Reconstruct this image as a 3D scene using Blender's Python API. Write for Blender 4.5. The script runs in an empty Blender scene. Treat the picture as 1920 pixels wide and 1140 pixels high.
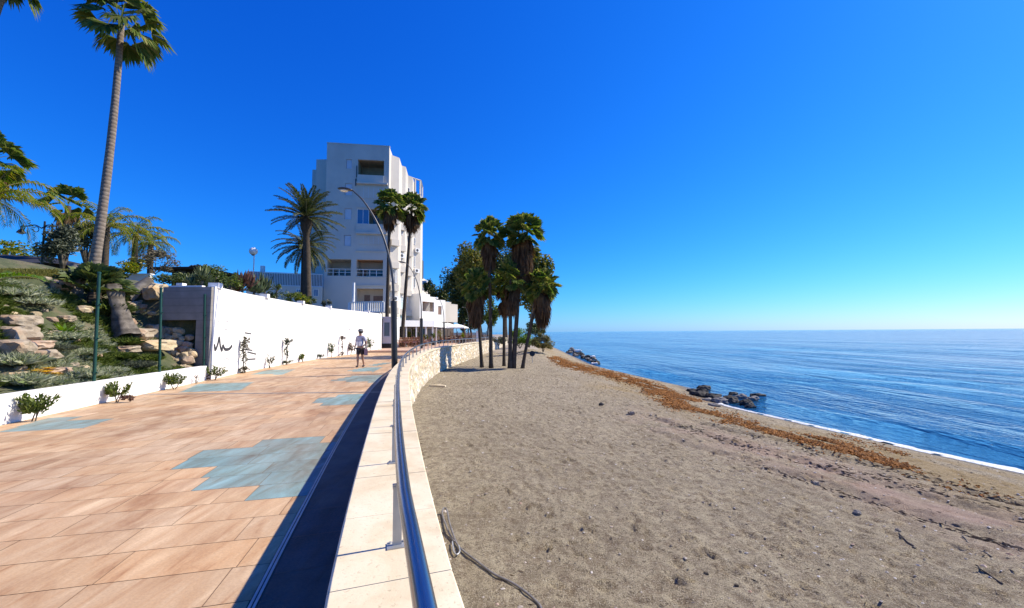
import bpy, bmesh, math, random
import numpy as np
from mathutils import Vector, Matrix, noise
R = math.radians
C = bpy.context.scene.collection
SC = bpy.context.scene
random.seed(7)

# ------------------------------------------------------------------ camera
EYE = Vector((0, 0, 1.6))
FPX = 760.0                       # focal length in photo pixels (1920 wide): an ultra wide lens
cam_d = bpy.data.cameras.new('camera')
cam = bpy.data.objects.new('camera', cam_d); C.objects.link(cam)
cam_d.sensor_width = 36; cam_d.lens = 36 * FPX / 1920
cam_d.clip_start = 0.05; cam_d.clip_end = 60000
ROT = Matrix.Rotation(R(90 + 3.95), 3, 'X') @ Matrix.Rotation(R(-0.4), 3, 'Z')
cam.matrix_world = Matrix.Translation(EYE) @ ROT.to_4x4()
SC.camera = cam

def ray(px, py):
    return (ROT @ Vector(((px - 960) / FPX, -(py - 570) / FPX, -1))).normalized()
def at_z(px, py, z):
    d = ray(px, py); t = (z - EYE.z) / d.z
    return EYE + d * t
def at_y(px, py, y):
    d = ray(px, py); return EYE + d * (y / d.y)
def at_plane(px, py, p, n):
    d = ray(px, py); n = Vector(n)
    return EYE + d * ((Vector(p) - EYE).dot(n) / d.dot(n))
RI = ROT.transposed()
def to_px(v):
    d = RI @ (Vector(v) - EYE)
    if d.z > -0.01: return None
    return (960 + FPX * d.x / -d.z, 570 - FPX * d.y / -d.z)

# ------------------------------------------------------------------ mesh helper
class MB:
    def __init__(s):
        s.V = []; s.F = []; s.M = []; s.C = []
    def add(s, vs, fs, m=0, col=None):
        b = len(s.V); s.V.extend([tuple(v) for v in vs])
        for f in fs:
            s.F.append(tuple(i + b for i in f)); s.M.append(m); s.C.append(col)
    def poly(s, pts, m=0, col=None):
        s.add(pts, [tuple(range(len(pts)))], m, col)
    def box(s, c, size, rz=0, m=0, rot=None, col=None):
        hx, hy, hz = size[0] / 2, size[1] / 2, size[2] / 2
        Mx = rot if rot is not None else Matrix.Rotation(rz, 3, 'Z')
        vs = [Vector(c) + Mx @ Vector((sx * hx, sy * hy, sz * hz)) for sx in (-1, 1) for sy in (-1, 1) for sz in (-1, 1)]
        s.add(vs, [(0, 1, 3, 2), (4, 6, 7, 5), (0, 4, 5, 1), (2, 3, 7, 6), (0, 2, 6, 4), (1, 5, 7, 3)], m, col)
    def tube(s, pts, rads, n=8, m=0, cap=True, col=None):
        pts = [Vector(p) for p in pts]
        if not hasattr(rads, '__len__'): rads = [rads] * len(pts)
        rings = []; up = None
        for i, p in enumerate(pts):
            a = pts[max(i - 1, 0)]; b = pts[min(i + 1, len(pts) - 1)]
            t = (b - a).normalized()
            if up is None:
                up = Vector((0, 0, 1)) if abs(t.z) < .9 else Vector((1, 0, 0))
            x = up.cross(t)
            if x.length < 1e-5: x = Vector((0, 1, 0)).cross(t)
            x.normalize(); y = t.cross(x); up = y
            rings.append([p + (x * math.cos(2 * math.pi * k / n) + y * math.sin(2 * math.pi * k / n)) * rads[i] for k in range(n)])
        vs = [v for r in rings for v in r]; fs = []
        for i in range(len(pts) - 1):
            for k in range(n):
                k2 = (k + 1) % n
                fs.append((i * n + k, i * n + k2, (i + 1) * n + k2, (i + 1) * n + k))
        if cap:
            fs.append(tuple(reversed(range(n)))); fs.append(tuple((len(pts) - 1) * n + k for k in range(n)))
        s.add(vs, fs, m, col)
    def lathe(s, c, prof, n=16, m=0, sx=1, sy=1, rot=None):
        c = Vector(c); vs = []; fs = []
        for (r, z) in prof:
            for k in range(n):
                a = 2 * math.pi * k / n
                v = Vector((r * sx * math.cos(a), r * sy * math.sin(a), z))
                vs.append(c + (rot @ v if rot is not None else v))
        for i in range(len(prof) - 1):
            for k in range(n):
                k2 = (k + 1) % n
                fs.append((i * n + k, i * n + k2, (i + 1) * n + k2, (i + 1) * n + k))
        fs.append(tuple(reversed(range(n)))); fs.append(tuple((len(prof) - 1) * n + k for k in range(n)))
        s.add(vs, fs, m)
    def prism(s, poly, z0, z1, m=0):
        n = len(poly)
        vs = [(p[0], p[1], z0) for p in poly] + [(p[0], p[1], z1) for p in poly]
        fs = [tuple(reversed(range(n))), tuple(range(n, 2 * n))] + [(i, (i + 1) % n, n + (i + 1) % n, n + i) for i in range(n)]
        s.add(vs, fs, m)
    def build(s, name, mats, parent=None, smooth=False, loc=None):
        me = bpy.data.meshes.new(name)
        V = s.V
        if loc is not None:
            L = Vector(loc); V = [(v[0] - L.x, v[1] - L.y, v[2] - L.z) for v in V]
        me.from_pydata(V, [], s.F)
        if not isinstance(mats, (list, tuple)): mats = [mats]
        for m in mats: me.materials.append(m)
        if len(mats) > 1: me.polygons.foreach_set('material_index', s.M)
        if smooth: me.polygons.foreach_set('use_smooth', [True] * len(s.F))
        if any(c is not None for c in s.C):
            at = me.color_attributes.new('tint', 'FLOAT_COLOR', 'CORNER')
            dat = []
            for f, c in zip(s.F, s.C):
                c = c or (1, 1, 1)
                dat.extend((c[0], c[1], c[2], 1.0) * len(f))
            at.data.foreach_set('color', dat)
        me.update()
        o = bpy.data.objects.new(name, me); C.objects.link(o)
        if parent is not None:
            o.parent = parent
            if loc is not None: o.location = Vector(loc) - wloc(parent)
            else:
                o.location = -wloc(parent)
        elif loc is not None: o.location = loc
        return o
def wloc(o):
    # parents here carry translation only at build time
    p = Vector(o.location)
    while o.parent is not None:
        o = o.parent; p = p + Vector(o.location)
    return p

def tag(o, label=None, cat=None, group=None, kind=None):
    if label: o['label'] = label
    if cat: o['category'] = cat
    if group: o['group'] = group
    if kind: o['kind'] = kind
    return o
def empty(name, loc, label, cat, group=None):
    o = bpy.data.objects.new(name, None); C.objects.link(o); o.location = loc
    o.empty_display_size = .2
    return tag(o, label, cat, group)
def copy_tree(o, parent=None):
    c = o.copy(); C.objects.link(c)
    if parent is not None: c.parent = parent
    for ch in list(o.children): copy_tree(ch, c)
    return c

def interp(pts, y):
    # pts: list of (y, x) sorted
    if y <= pts[0][0]:
        (a, b), (c, d) = pts[0], pts[1]
    elif y >= pts[-1][0]:
        (a, b), (c, d) = pts[-2], pts[-1]
    else:
        for i in range(len(pts) - 1):
            if pts[i][0] <= y <= pts[i + 1][0]:
                (a, b), (c, d) = pts[i], pts[i + 1]; break
    return b + (d - b) * (y - a) / (c - a)
def catmull(P, n=10):
    out = []
    P = [Vector(p) for p in P]
    Q = [2 * P[0] - P[1]] + P + [2 * P[-1] - P[-2]]
    for i in range(1, len(Q) - 2):
        for k in range(n):
            t = k / n; a, b, c, d = Q[i - 1], Q[i], Q[i + 1], Q[i + 2]
            out.append(.5 * ((2 * b) + (c - a) * t + (2 * a - 5 * b + 4 * c - d) * t * t + (3 * b - a - 3 * c + d) * t ** 3))
    out.append(P[-1]); return out
def resample(P, step):
    out = [P[0].copy()]; acc = 0
    for i in range(1, len(P)):
        a, b = P[i - 1], P[i]; L = (b - a).length; pos = 0
        while acc + (L - pos) >= step:
            pos += step - acc; acc = 0
            out.append(a + (b - a) * (pos / L))
        acc += L - pos
    return out
def sstep(a, b, x):
    t = min(1, max(0, (x - a) / (b - a))); return t * t * (3 - 2 * t)

# ------------------------------------------------------------------ materials
def newmat(name):
    m = bpy.data.materials.new(name); m.use_nodes = True
    nt = m.node_tree; b = nt.nodes['Principled BSDF']
    return m, nt, b
def N(nt, typ, **kw):
    n = nt.nodes.new(typ)
    for k, v in kw.items():
        if k in n.inputs: n.inputs[k].default_value = v
        else: setattr(n, k, v)
    return n
def L(nt, a, b): nt.links.new(a, b)
def ramp(nt, fac, stops):
    r = nt.nodes.new('ShaderNodeValToRGB'); e = r.color_ramp.elements
    while len(e) < len(stops): e.new(.5)
    for i, (p, c) in enumerate(stops):
        e[i].position = p; e[i].color = (c[0], c[1], c[2], 1) if hasattr(c, '__len__') else (c, c, c, 1)
    L(nt, fac, r.inputs['Fac']); return r.outputs['Color']
def mixc(nt, fac, a, b, mode='MIX'):
    m = nt.nodes.new('ShaderNodeMix'); m.data_type = 'RGBA'; m.blend_type = mode
    for sock, v in ((m.inputs['Factor'], fac), (m.inputs['A'], a), (m.inputs['B'], b)):
        pass
    def put(idx, v):
        s = m.inputs[idx]
        if hasattr(v, 'is_linked'): L(nt, v, s)
        elif hasattr(v, '__len__'): s.default_value = (v[0], v[1], v[2], 1)
        else: s.default_value = v
    put(0, fac); put(6, a); put(7, b)
    return m.outputs[2]
def coords(nt, scale=(1, 1, 1), rot=(0, 0, 0), kind='Object'):
    t = nt.nodes.new('ShaderNodeTexCoord'); mp = nt.nodes.new('ShaderNodeMapping')
    mp.inputs['Scale'].default_value = scale; mp.inputs['Rotation'].default_value = rot
    L(nt, t.outputs[kind], mp.inputs['Vector']); return mp.outputs['Vector']
def noise_n(nt, vec, scale, detail=4, rough=.55, dist=0):
    n = N(nt, 'ShaderNodeTexNoise'); n.inputs['Scale'].default_value = scale
    n.inputs['Detail'].default_value = detail; n.inputs['Roughness'].default_value = rough
    n.inputs['Distortion'].default_value = dist
    if vec is not None: L(nt, vec, n.inputs['Vector'])
    return n.outputs['Fac']
def bump(nt, b, h, strength=.3, dist=.02):
    n = nt.nodes.new('ShaderNodeBump'); n.inputs['Strength'].default_value = strength; n.inputs['Distance'].default_value = dist
    L(nt, h, n.inputs['Height']); L(nt, n.outputs['Normal'], b.inputs['Normal']); return n

def simple(name, col, rough=.6, var=.15, scale=3, bmp=.1, metal=0, spec=None, world=True, dirt=None):
    m, nt, b = newmat(name)
    v = coords(nt)
    f = noise_n(nt, v, scale, 5)
    lo = tuple(c * (1 - var) for c in col); hi = tuple(min(1, c * (1 + var)) for c in col)
    c = ramp(nt, f, [(.3, lo), (.7, hi)])
    if dirt:
        f2 = noise_n(nt, v, scale * .35, 6, .65)
        k = ramp(nt, f2, [(.5, 0), (.72, 1)])
        c = mixc(nt, k, c, dirt)
    L(nt, c, b.inputs['Base Color']); b.inputs['Roughness'].default_value = rough; b.inputs['Metallic'].default_value = metal
    if spec is not None: b.inputs['Specular IOR Level'].default_value = spec
    if bmp:
        bump(nt, b, noise_n(nt, v, scale * 8, 6), bmp, .02)
    return m
def foliage(name, cols, rough=.55, trans=.3, spec=.35):
    m, nt, b = newmat(name)
    g = nt.nodes.new('ShaderNodeNewGeometry')
    n = len(cols)
    c = ramp(nt, g.outputs['Random Per Island'], [((i + .0) / max(1, n - 1), col) for i, col in enumerate(cols)])
    L(nt, c, b.inputs['Base Color']); b.inputs['Roughness'].default_value = rough
    b.inputs['Specular IOR Level'].default_value = spec
    t = nt.nodes.new('ShaderNodeBsdfTranslucent')
    hs = nt.nodes.new('ShaderNodeHueSaturation'); hs.inputs['Value'].default_value = 1.3; hs.inputs['Saturation'].default_value = 1.15
    L(nt, c, hs.inputs['Color']); L(nt, hs.outputs['Color'], t.inputs['Color'])
    mx = nt.nodes.new('ShaderNodeMixShader'); mx.inputs[0].default_value = trans
    L(nt, b.outputs[0], mx.inputs[1]); L(nt, t.outputs[0], mx.inputs[2])
    L(nt, mx.outputs[0], nt.nodes['Material Output'].inputs['Surface'])
    return m
M = {}
# ------------------------------------------------------------------ sky, sun, view
SUN_AZ, SUN_EL = 71.0, 43.0          # azimuth measured from +Y towards +X
w = bpy.data.worlds.new('World'); SC.world = w; w.use_nodes = True
nt = w.node_tree; bg = nt.nodes['Background']
sky = nt.nodes.new('ShaderNodeTexSky'); sky.sky_type = 'NISHITA'; sky.sun_disc = False
sky.sun_elevation = R(SUN_EL); sky.sun_rotation = R(SUN_AZ)
sky.altitude = 0; sky.air_density = 1.0; sky.dust_density = .25; sky.ozone_density = 3.0
sp = nt.nodes.new('ShaderNodeSeparateColor'); cb = nt.nodes.new('ShaderNodeCombineColor'); L(nt, sky.outputs[0], sp.inputs[0])
for ch, (gm, k) in enumerate(((2.15, .040), (1.2, .52), (.72, 2.5))):     # grade of the clear winter sky
    pw = N(nt, 'ShaderNodeMath', operation='POWER'); L(nt, sp.outputs[ch], pw.inputs[0]); pw.inputs[1].default_value = gm
    ml = N(nt, 'ShaderNodeMath', operation='MULTIPLY'); L(nt, pw.outputs[0], ml.inputs[0]); ml.inputs[1].default_value = k; L(nt, ml.outputs[0], cb.inputs[ch])
tint = cb.outputs[0]
L(nt, tint, bg.inputs['Color'])
bg.inputs['Strength'].default_value = .085
sd = bpy.data.lights.new('sun', 'SUN'); sd.energy = 5.0; sd.angle = R(.5); sd.color = (1, .90, .73)
so = bpy.data.objects.new('sun', sd); C.objects.link(so)
sdir = Vector((math.sin(R(SUN_AZ)) * math.cos(R(SUN_EL)), math.cos(R(SUN_AZ)) * math.cos(R(SUN_EL)), math.sin(R(SUN_EL))))
so.rotation_euler = sdir.to_track_quat('Z', 'Y').to_euler(); so.location = (40, 20, 60)
SC.view_settings.view_transform = 'Standard'; SC.view_settings.look = 'None'
SC.view_settings.exposure = .6; SC.view_settings.gamma = 1; SC.view_settings.use_curve_mapping = False

# ------------------------------------------------------------------ plan of the place
CAPZ = .5
SEA = -2.2
# sea wall, beach-side top edge
wp = [(1.75, -4.0), (.45, -.3)] + [tuple(at_z(px, py, CAPZ)[:2]) for px, py in
      ((855, 1140), (827, 1043), (796, 910), (780, 830), (767, 753), (764, 706))] + \
     [(-3.32, 13.2), (-3.85, 16.2), (-4.32, 20), (-4.6, 24), (-4.68, 27), (-4.5, 30.5), (-4.2, 34.5), (-3.62, 42), (-2.95, 51), (-2.1, 62), (-.9, 76)]
WALL = resample(catmull([Vector((x, y, 0)) for x, y in wp], 24), .1)
WN = []
for i, p in enumerate(WALL):
    a = WALL[max(0, i - 6)]; b = WALL[min(len(WALL) - 1, i + 6)]
    t = (b - a).normalized(); WN.append(Vector((-t.y, t.x, 0)))      # points inland (left)
WXY = [(p.y, p.x) for p in WALL]
_wy = np.array([a for a, b in WXY]); _wx = np.array([b for a, b in WXY])
def wall_x(y): return np.interp(y, _wy, _wx)
def wall_off(i, d): return WALL[i] + WN[i] * d
# garden wall line on the promenade (foot, promenade side)
gpts = [at_z(8, 796, 0), at_z(107, 773, 0), at_z(253, 745, 0), at_z(354, 723, 0), at_z(387, 713, 0)]
tpts = [at_z(450, 699, 0), at_z(535, 683, 0), at_z(620, 669, 0), at_z(715, 658, 0)]
g0 = gpts[0]; g1 = gpts[-1]
gd = (g1 - g0).normalized()
gstart = g0 - gd * 9
GL = [(gstart.y, gstart.x), (g0.y, g0.x), (g1.y, g1.x)] + [(p.y, p.x) for p in tpts]
_gy = np.array([a for a, b in GL] + [90.]); _gx = np.array([b for a, b in GL] + [-16.])
def garden_x(y): return float(np.interp(y, _gy, _gx))
def capz(y): return .5 + .12 * sstep(11, 24, y) - .05 * sstep(30, 50, y)
# waterline
wl = [at_z(px, py, SEA) for px, py in ((1075, 668), (1110, 684), (1135, 691), (1208, 708), (1294, 727), (1336, 752), (1365, 763), (1424, 777), (1508, 796), (1617, 821), (1725, 847), (1833, 870), (1920, 889))]
wl = [(p.y, p.x) for p in wl][::-1]
wl = [(-6., wl[0][1] + 7.5), (4., wl[0][1] + 2.6)] + wl + [(140., 11.), (200., 6.)]
_ly = np.array([a for a, b in wl]); _lx = np.array([b for a, b in wl])
def water_x(y): return np.interp(y, _ly, _lx)
def beach_z(x, y):
    xb = wall_x(y); xw = water_x(y)
    t = np.clip((x - xb) / (xw - xb), 0, 1.6)
    z = -.9 - .35 * t - .95 * np.clip((t - .45) / .55, 0, 2) ** 1.6 * 1.0
    z = z + .75 * np.exp(-((x - 2.2) / 2.0) ** 2 - ((y - 45) / 6.5) ** 2)
    return np.maximum(z, -3.6)
PANEL_Y = g1.y
def hill_z(x, y):
    d = (garden_x(y) - x) * .98
    if d < .18: return -.3
    n = noise.noise(Vector((x * .35, y * .35, 3))) * .35 + noise.noise(Vector((x * 1.1, y * 1.1, 7))) * .12
    a = .4 + 3.5 * (.55 * sstep(.2, 5.2, d) + .45 * min(1, max(0, (d - .2) / 4.6))) + n * sstep(.4, 1.5, d) * (1 - sstep(4, 5.5, d) * .8)
    b = 2.95 + .9 * sstep(.6, 5, d) + n * .4 * sstep(.5, 2, d)
    k = sstep(PANEL_Y + .25, PANEL_Y + .5, y)
    k = max(k, 0)
    return a * (1 - k) + b * k
def ground(x, y):
    if x > wall_x(y): return float(beach_z(x, y))
    if x < garden_x(y) - .18: return hill_z(x, y)
    return 0.0
def on_ground(px, py, far=90, f=None):
    f = f or ground
    d = ray(px, py); t = 1.5
    while t < far:
        p = EYE + d * t
        if p.z <= f(p.x, p.y): return p
        t *= 1.004
    return EYE + d * far
# ------------------------------------------------------------------ sea
def sea_mat():
    m, nt, b = newmat('sea_water')
    v1 = coords(nt, (1.0, .42, 1), (0, 0, R(20)))
    v2 = coords(nt, (1.0, .3, 1), (0, 0, R(8)))
    a = noise_n(nt, v1, 3.2, 3, .55, .3)
    c = noise_n(nt, v2, .6, 3, .55, .4)
    d = noise_n(nt, v1, 9, 2, .5)
    e = noise_n(nt, v2, .05, 2, .5)
    def mul(x, k):
        n = N(nt, 'ShaderNodeMath', operation='MULTIPLY'); L(nt, x, n.inputs[0]); n.inputs[1].default_value = k; return n.outputs[0]
    def addn(x, y):
        n = N(nt, 'ShaderNodeMath', operation='ADD'); L(nt, x, n.inputs[0]); L(nt, y, n.inputs[1]); return n.outputs[0]
    h = addn(addn(mul(a, .12), mul(c, .42)), addn(mul(d, .034), mul(e, 2.0)))
    bump(nt, b, h, 1.0, 1.5)
    col = ramp(nt, noise_n(nt, v2, .09, 4, .6, .5), [(.35, (.009, .062, .15)), (.65, (.024, .115, .235))])
    L(nt, col, b.inputs['Base Color'])
    b.inputs['Roughness'].default_value = .06; b.inputs['IOR'].default_value = 1.33
    return m
M['sea'] = sea_mat()
V = []; F = []
na = 150; rings = [0]
r = 1.6
while r < 40000: rings.append(r); r *= 1.022 if r < 400 else 1.12
cx, cy = 13., 2.
for r in rings:
    for k in range(na + 1):
        a = R(-78 + 156 * k / na) - R(4)
        x = cx + r * math.sin(a); y = cy - 6 + r * math.cos(a)
        z = SEA
        if 0 < r < 260:
            off = x - float(water_x(y))
            fade = 1 - sstep(60, 250, r)
            amp = .05 * sstep(1.0, 10, off) * fade
            ph = off * 1.25 + noise.noise(Vector((x * .06, y * .06, 0))) * 5
            z += amp * (math.sin(ph) + .5 * math.sin(off * .52 + y * .05 + 1.3)) * (.6 + .6 * noise.noise(Vector((x * .05, y * .03, 9))))
            # one low swell line running in along the shore
            s = math.exp(-((off - 3.4 - .8 * noise.noise(Vector((y * .09, 2, 2)))) / .55) ** 2)
            z += .11 * s * (0.6 + .6 * noise.noise(Vector((y * .12, 5, 1))))
        V.append((x, y, z))
n1 = na + 1
for i in range(len(rings) - 1):
    for k in range(na):
        F.append((i * n1 + k, (i + 1) * n1 + k, (i + 1) * n1 + k + 1, i * n1 + k + 1)[::-1])
me = bpy.data.meshes.new('sea'); me.from_pydata(V, [], F); me.materials.append(M['sea'])
me.polygons.foreach_set('use_smooth', [True] * len(F)); me.update()
o = bpy.data.objects.new('sea', me); C.objects.link(o); tag(o, kind='structure')

# ------------------------------------------------------------------ beach
def sand_mat():
    m, nt, b = newmat('beach_sand')
    v = coords(nt)
    n1 = noise_n(nt, v, .5, 6, .6); n2 = noise_n(nt, v, 7, 6, .7); n3 = noise_n(nt, v, 75, 3, .7)
    c = ramp(nt, n1, [(.3, (.315, .265, .17)), (.7, (.43, .37, .25))])
    c = mixc(nt, ramp(nt, n2, [(.36, .9), (.54, 0)]), c, (.20, .15, .095))
    c = mixc(nt, ramp(nt, n3, [(.36, 1), (.47, 0)]), c, (.10, .075, .055))
    n4 = noise_n(nt, v, 24, 4, .7)
    c = mixc(nt, ramp(nt, n4, [(.36, .9), (.47, 0)]), c, (.11, .083, .055))
    n5 = noise_n(nt, coords(nt, (2.2, .8, 1), (0, 0, R(12))), 2.6, 6, .7, .5)
    c = mixc(nt, ramp(nt, n5, [(.36, .6), (.52, 0)]), c, (.17, .135, .09))
    c = mixc(nt, ramp(nt, n3, [(.58, 0), (.70, 1)]), c, (.56, .50, .42))
    vo = N(nt, 'ShaderNodeTexVoronoi'); vo.inputs['Scale'].default_value = 26; L(nt, v, vo.inputs['Vector'])
    st = ramp(nt, vo.outputs['Distance'], [(.0, 1), (.22, 0)])
    pick = ramp(nt, noise_n(nt, v, 1.3, 4, .6), [(.5, 0), (.62, 1)])
    k = N(nt, 'ShaderNodeMath', operation='MULTIPLY'); L(nt, st, k.inputs[0]); L(nt, pick, k.inputs[1])
    c = mixc(nt, k.outputs[0], c, mixc(nt, vo.outputs['Color'], (.10, .08, .07), (.5, .45, .40)))
    at = N(nt, 'ShaderNodeVertexColor'); at.layer_name = 'wet'
    sp = N(nt, 'ShaderNodeSeparateColor'); L(nt, at.outputs['Color'], sp.inputs[0])
    c = mixc(nt, sp.outputs[0], c, mixc(nt, .88, c, (.095, .072, .05)))       # wet sand by the water
    c = mixc(nt, sp.outputs[1], c, mixc(nt, n2, (.27, .17, .125), (.44, .33, .27)))  # belt of pinkish shell grit
    c = mixc(nt, sp.outputs[2], c, mixc(nt, n2, (.20, .145, .07), (.36, .27, .135)))  # ochre weed dust
    L(nt, c, b.inputs['Base Color']); L(nt, ramp(nt, sp.outputs[0], [(.5, .9), (1.0, .35)]), b.inputs['Roughness']); b.inputs['Specular IOR Level'].default_value = .25
    h = mixc(nt, .5, n2, n3)
    bump(nt, b, h, 1.0, .07)
    return m
M['sand'] = sand_mat()
ny, nx = 640, 400
ys = -2 + 2.0 * (115 / 2.0) ** (np.arange(ny + 1) / ny)
ts = np.linspace(0, 1, nx + 1)
ts = np.concatenate([ts, [1.05, 1.12, 1.22, 1.4]]); nxx = len(ts)
Y = np.repeat(ys[:, None], nxx, 1)
XB = wall_x(ys)[:, None] - .12; XW = water_x(ys)[:, None]
X = XB + (XW - XB) * ts[None, :]
Z = beach_z(X, Y)
rs = np.random.RandomState(3)
def vnoise(x, y, s, seed):
    rr = np.random.RandomState(seed); T = rr.rand(512, 512)
    u = x / s + 1000; v = y / s + 1000
    iu = np.floor(u).astype(int); iv = np.floor(v).astype(int); fu = u - iu; fv = v - iv
    fu = fu * fu * (3 - 2 * fu); fv = fv * fv * (3 - 2 * fv)
    g = lambda a, b: T[a % 512, b % 512]
    return (g(iu, iv) * (1 - fu) + g(iu + 1, iv) * fu) * (1 - fv) + (g(iu, iv + 1) * (1 - fu) + g(iu + 1, iv + 1) * fu) * fv - .5
T = (X - XB) / (XW - XB)
edge = np.clip((T - .01) / .05, 0, 1) * np.clip((.97 - T) / .12, 0, 1)
Z = Z + edge * (vnoise(X, Y, 1.9, 1) * .05 + vnoise(X, Y, .6, 2) * .018 + vnoise(X * .6 + Y * .8, Y * .6 - X * .8, .23, 3) * .014 + vnoise(X, Y, .11, 4) * .026 + vnoise(X * .7 + Y * .7, (Y * .7 - X * .7) * .5, .085, 5) * .02)
for k in range(5200):     # footprints and scuffs
    py = -1 + 26 * rs.rand() ** 1.5; xb = float(wall_x(py)); xw = float(water_x(py))
    px = xb + (xw - xb) * (.06 + .72 * rs.rand())
    rr = .03 + .045 * rs.rand(); an = 2.2 + rs.randn() * .5; dp = (.012 + .032 * rs.rand() ** 1.4)
    i0 = np.searchsorted(ys, py - .45); i1 = np.searchsorted(ys, py + .45)
    if i1 <= i0: continue
    dx = X[i0:i1] - px; dy = Y[i0:i1] - py
    a = dx * math.cos(an) + dy * math.sin(an); c = -dx * math.sin(an) + dy * math.cos(an)
    q = np.sqrt((a / 1.8) ** 2 + c ** 2) / rr
    Z[i0:i1] += np.where(q < 1, -dp * (1 - q * q), 0) + dp * .45 * np.exp(-((q - 1.25) / .25) ** 2)
# grooves left along the berm
for line, dep in ((((1210, 780), (1380, 832), (1600, 893), (1920, 985)), .045), (((1300, 790), (1500, 838), (1750, 905), (1918, 952)), .04), (((1200, 800), (1420, 872), (1700, 960), (1918, 1030)), .03)):
    pts = [on_ground(*q) for q in line]
    for a, b in zip(pts[:-1], pts[1:]):
        dxy = Vector((b.x - a.x, b.y - a.y)); Ln = dxy.length; dxy /= Ln
        s = (X - a.x) * dxy.x + (Y - a.y) * dxy.y; d = -(X - a.x) * dxy.y + (Y - a.y) * dxy.x
        d = d + vnoise(X, Y, .9, 8) * .3
        on = (s > 0) & (s <= Ln)
        Z += np.where(on, -dep * np.exp(-(d / .13) ** 2) + dep * .6 * np.exp(-((d - .3) / .14) ** 2), 0) * (.5 + 1.2 * (vnoise(X, Y, .7, 9) + .5))
wet = np.clip(1 - (XW - X - .25 + vnoise(X, Y, 1.2, 21) * .8) / 1.1, 0, 1)
belt = np.exp(-((T - .50 - vnoise(X, Y, 3, 22) * .12) / .055) ** 2) * np.clip(vnoise(X, Y, .5, 23) * 2 + .8, 0, 1) * np.clip((16 - Y) / 8, 0, 1) * .8
och = np.exp(-((T - .72 - vnoise(X, Y, 2.5, 24) * .15) / .13) ** 2) * np.clip(vnoise(X, Y * .5, .8, 25) * 2.4 + .7, 0, 1) * .9
Vv = np.stack([X, Y, Z], -1).reshape(-1, 3)
idx = np.arange((ny + 1) * nxx).reshape(ny + 1, nxx)
Fq = np.stack([idx[:-1, :-1], idx[:-1, 1:], idx[1:, 1:], idx[1:, :-1]], -1).reshape(-1, 4)
me = bpy.data.meshes.new('beach'); me.from_pydata(Vv.tolist(), [], Fq.tolist()); me.materials.append(M['sand'])
at = me.color_attributes.new('wet', 'FLOAT_COLOR', 'POINT')
cc = np.stack([wet, belt, och, np.ones_like(wet)], -1).reshape(-1)
at.data.foreach_set('color', cc.tolist())
me.polygons.foreach_set('use_smooth', [True] * len(Fq)); me.update()
o = bpy.data.objects.new('beach', me); C.objects.link(o); tag(o, kind='structure')
BZ = Z
def sand_z(x, y):
    i = int(np.clip(np.searchsorted(ys, y), 1, ny)); 
    row = X[i]; return float(np.interp(x, row, Z[i]))

# foam along the waterline: a low lacy ridge
def foam_mat():
    m, nt, b = newmat('sea_foam'); v = coords(nt)
    f = noise_n(nt, v, 14, 5, .7)
    L(nt, ramp(nt, f, [(.35, (.42, .46, .48)), (.6, (.74, .75, .75))]), b.inputs['Base Color']); b.inputs['Roughness'].default_value = .6
    bump(nt, b, f, .8, .06); return m
M['foam'] = foam_mat()
mb = MB(); yy = 3.0; rows = []
while yy < 23:
    x0 = float(water_x(yy))
    wdt = (.50 + .30 * noise.noise(Vector((0, yy * .7, 3))) + .10 * noise.noise(Vector((0, yy * 4, 3)))) * (1 - .85 * sstep(11, 20, yy)) * (.75 + .5 * noise.noise(Vector((4, yy * 2.2, 1)))) + .02
    j = .13 * noise.noise(Vector((2, yy * 3.1, 0))) + .06 * noise.noise(Vector((2, yy * 11, 0)))
    k = .13 * noise.noise(Vector((7, yy * 2.6, 0))) + .09 * noise.noise(Vector((7, yy * 9, 0)))
    xs = [x0 - .12 + j - wdt * .15, x0 - .05 + j, x0 + wdt * .45 + k * .5, x0 + wdt + k]
    if xs[-1] < xs[0] + .03: xs[-1] = xs[0] + .03
    hs_ = [.012, .05, .06, .012]
    rows.append([(x, yy, max(SEA, float(beach_z(x, yy))) + h) for x, h in zip(xs, hs_)]); yy += .07
n = len(rows)
mb.add([p for r in rows for p in r], [(i * 4 + k, i * 4 + k + 1, (i + 1) * 4 + k + 1, (i + 1) * 4 + k) for i in range(n - 1) for k in range(3) if k == 1 or noise.noise(Vector((i * .07 * 2.3, k * 5.1, 2))) > -.12])
tag(mb.build('sea_foam', M['foam'], smooth=True), 'white foam line of small waves breaking along the sand', 'foam', kind='stuff')

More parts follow.
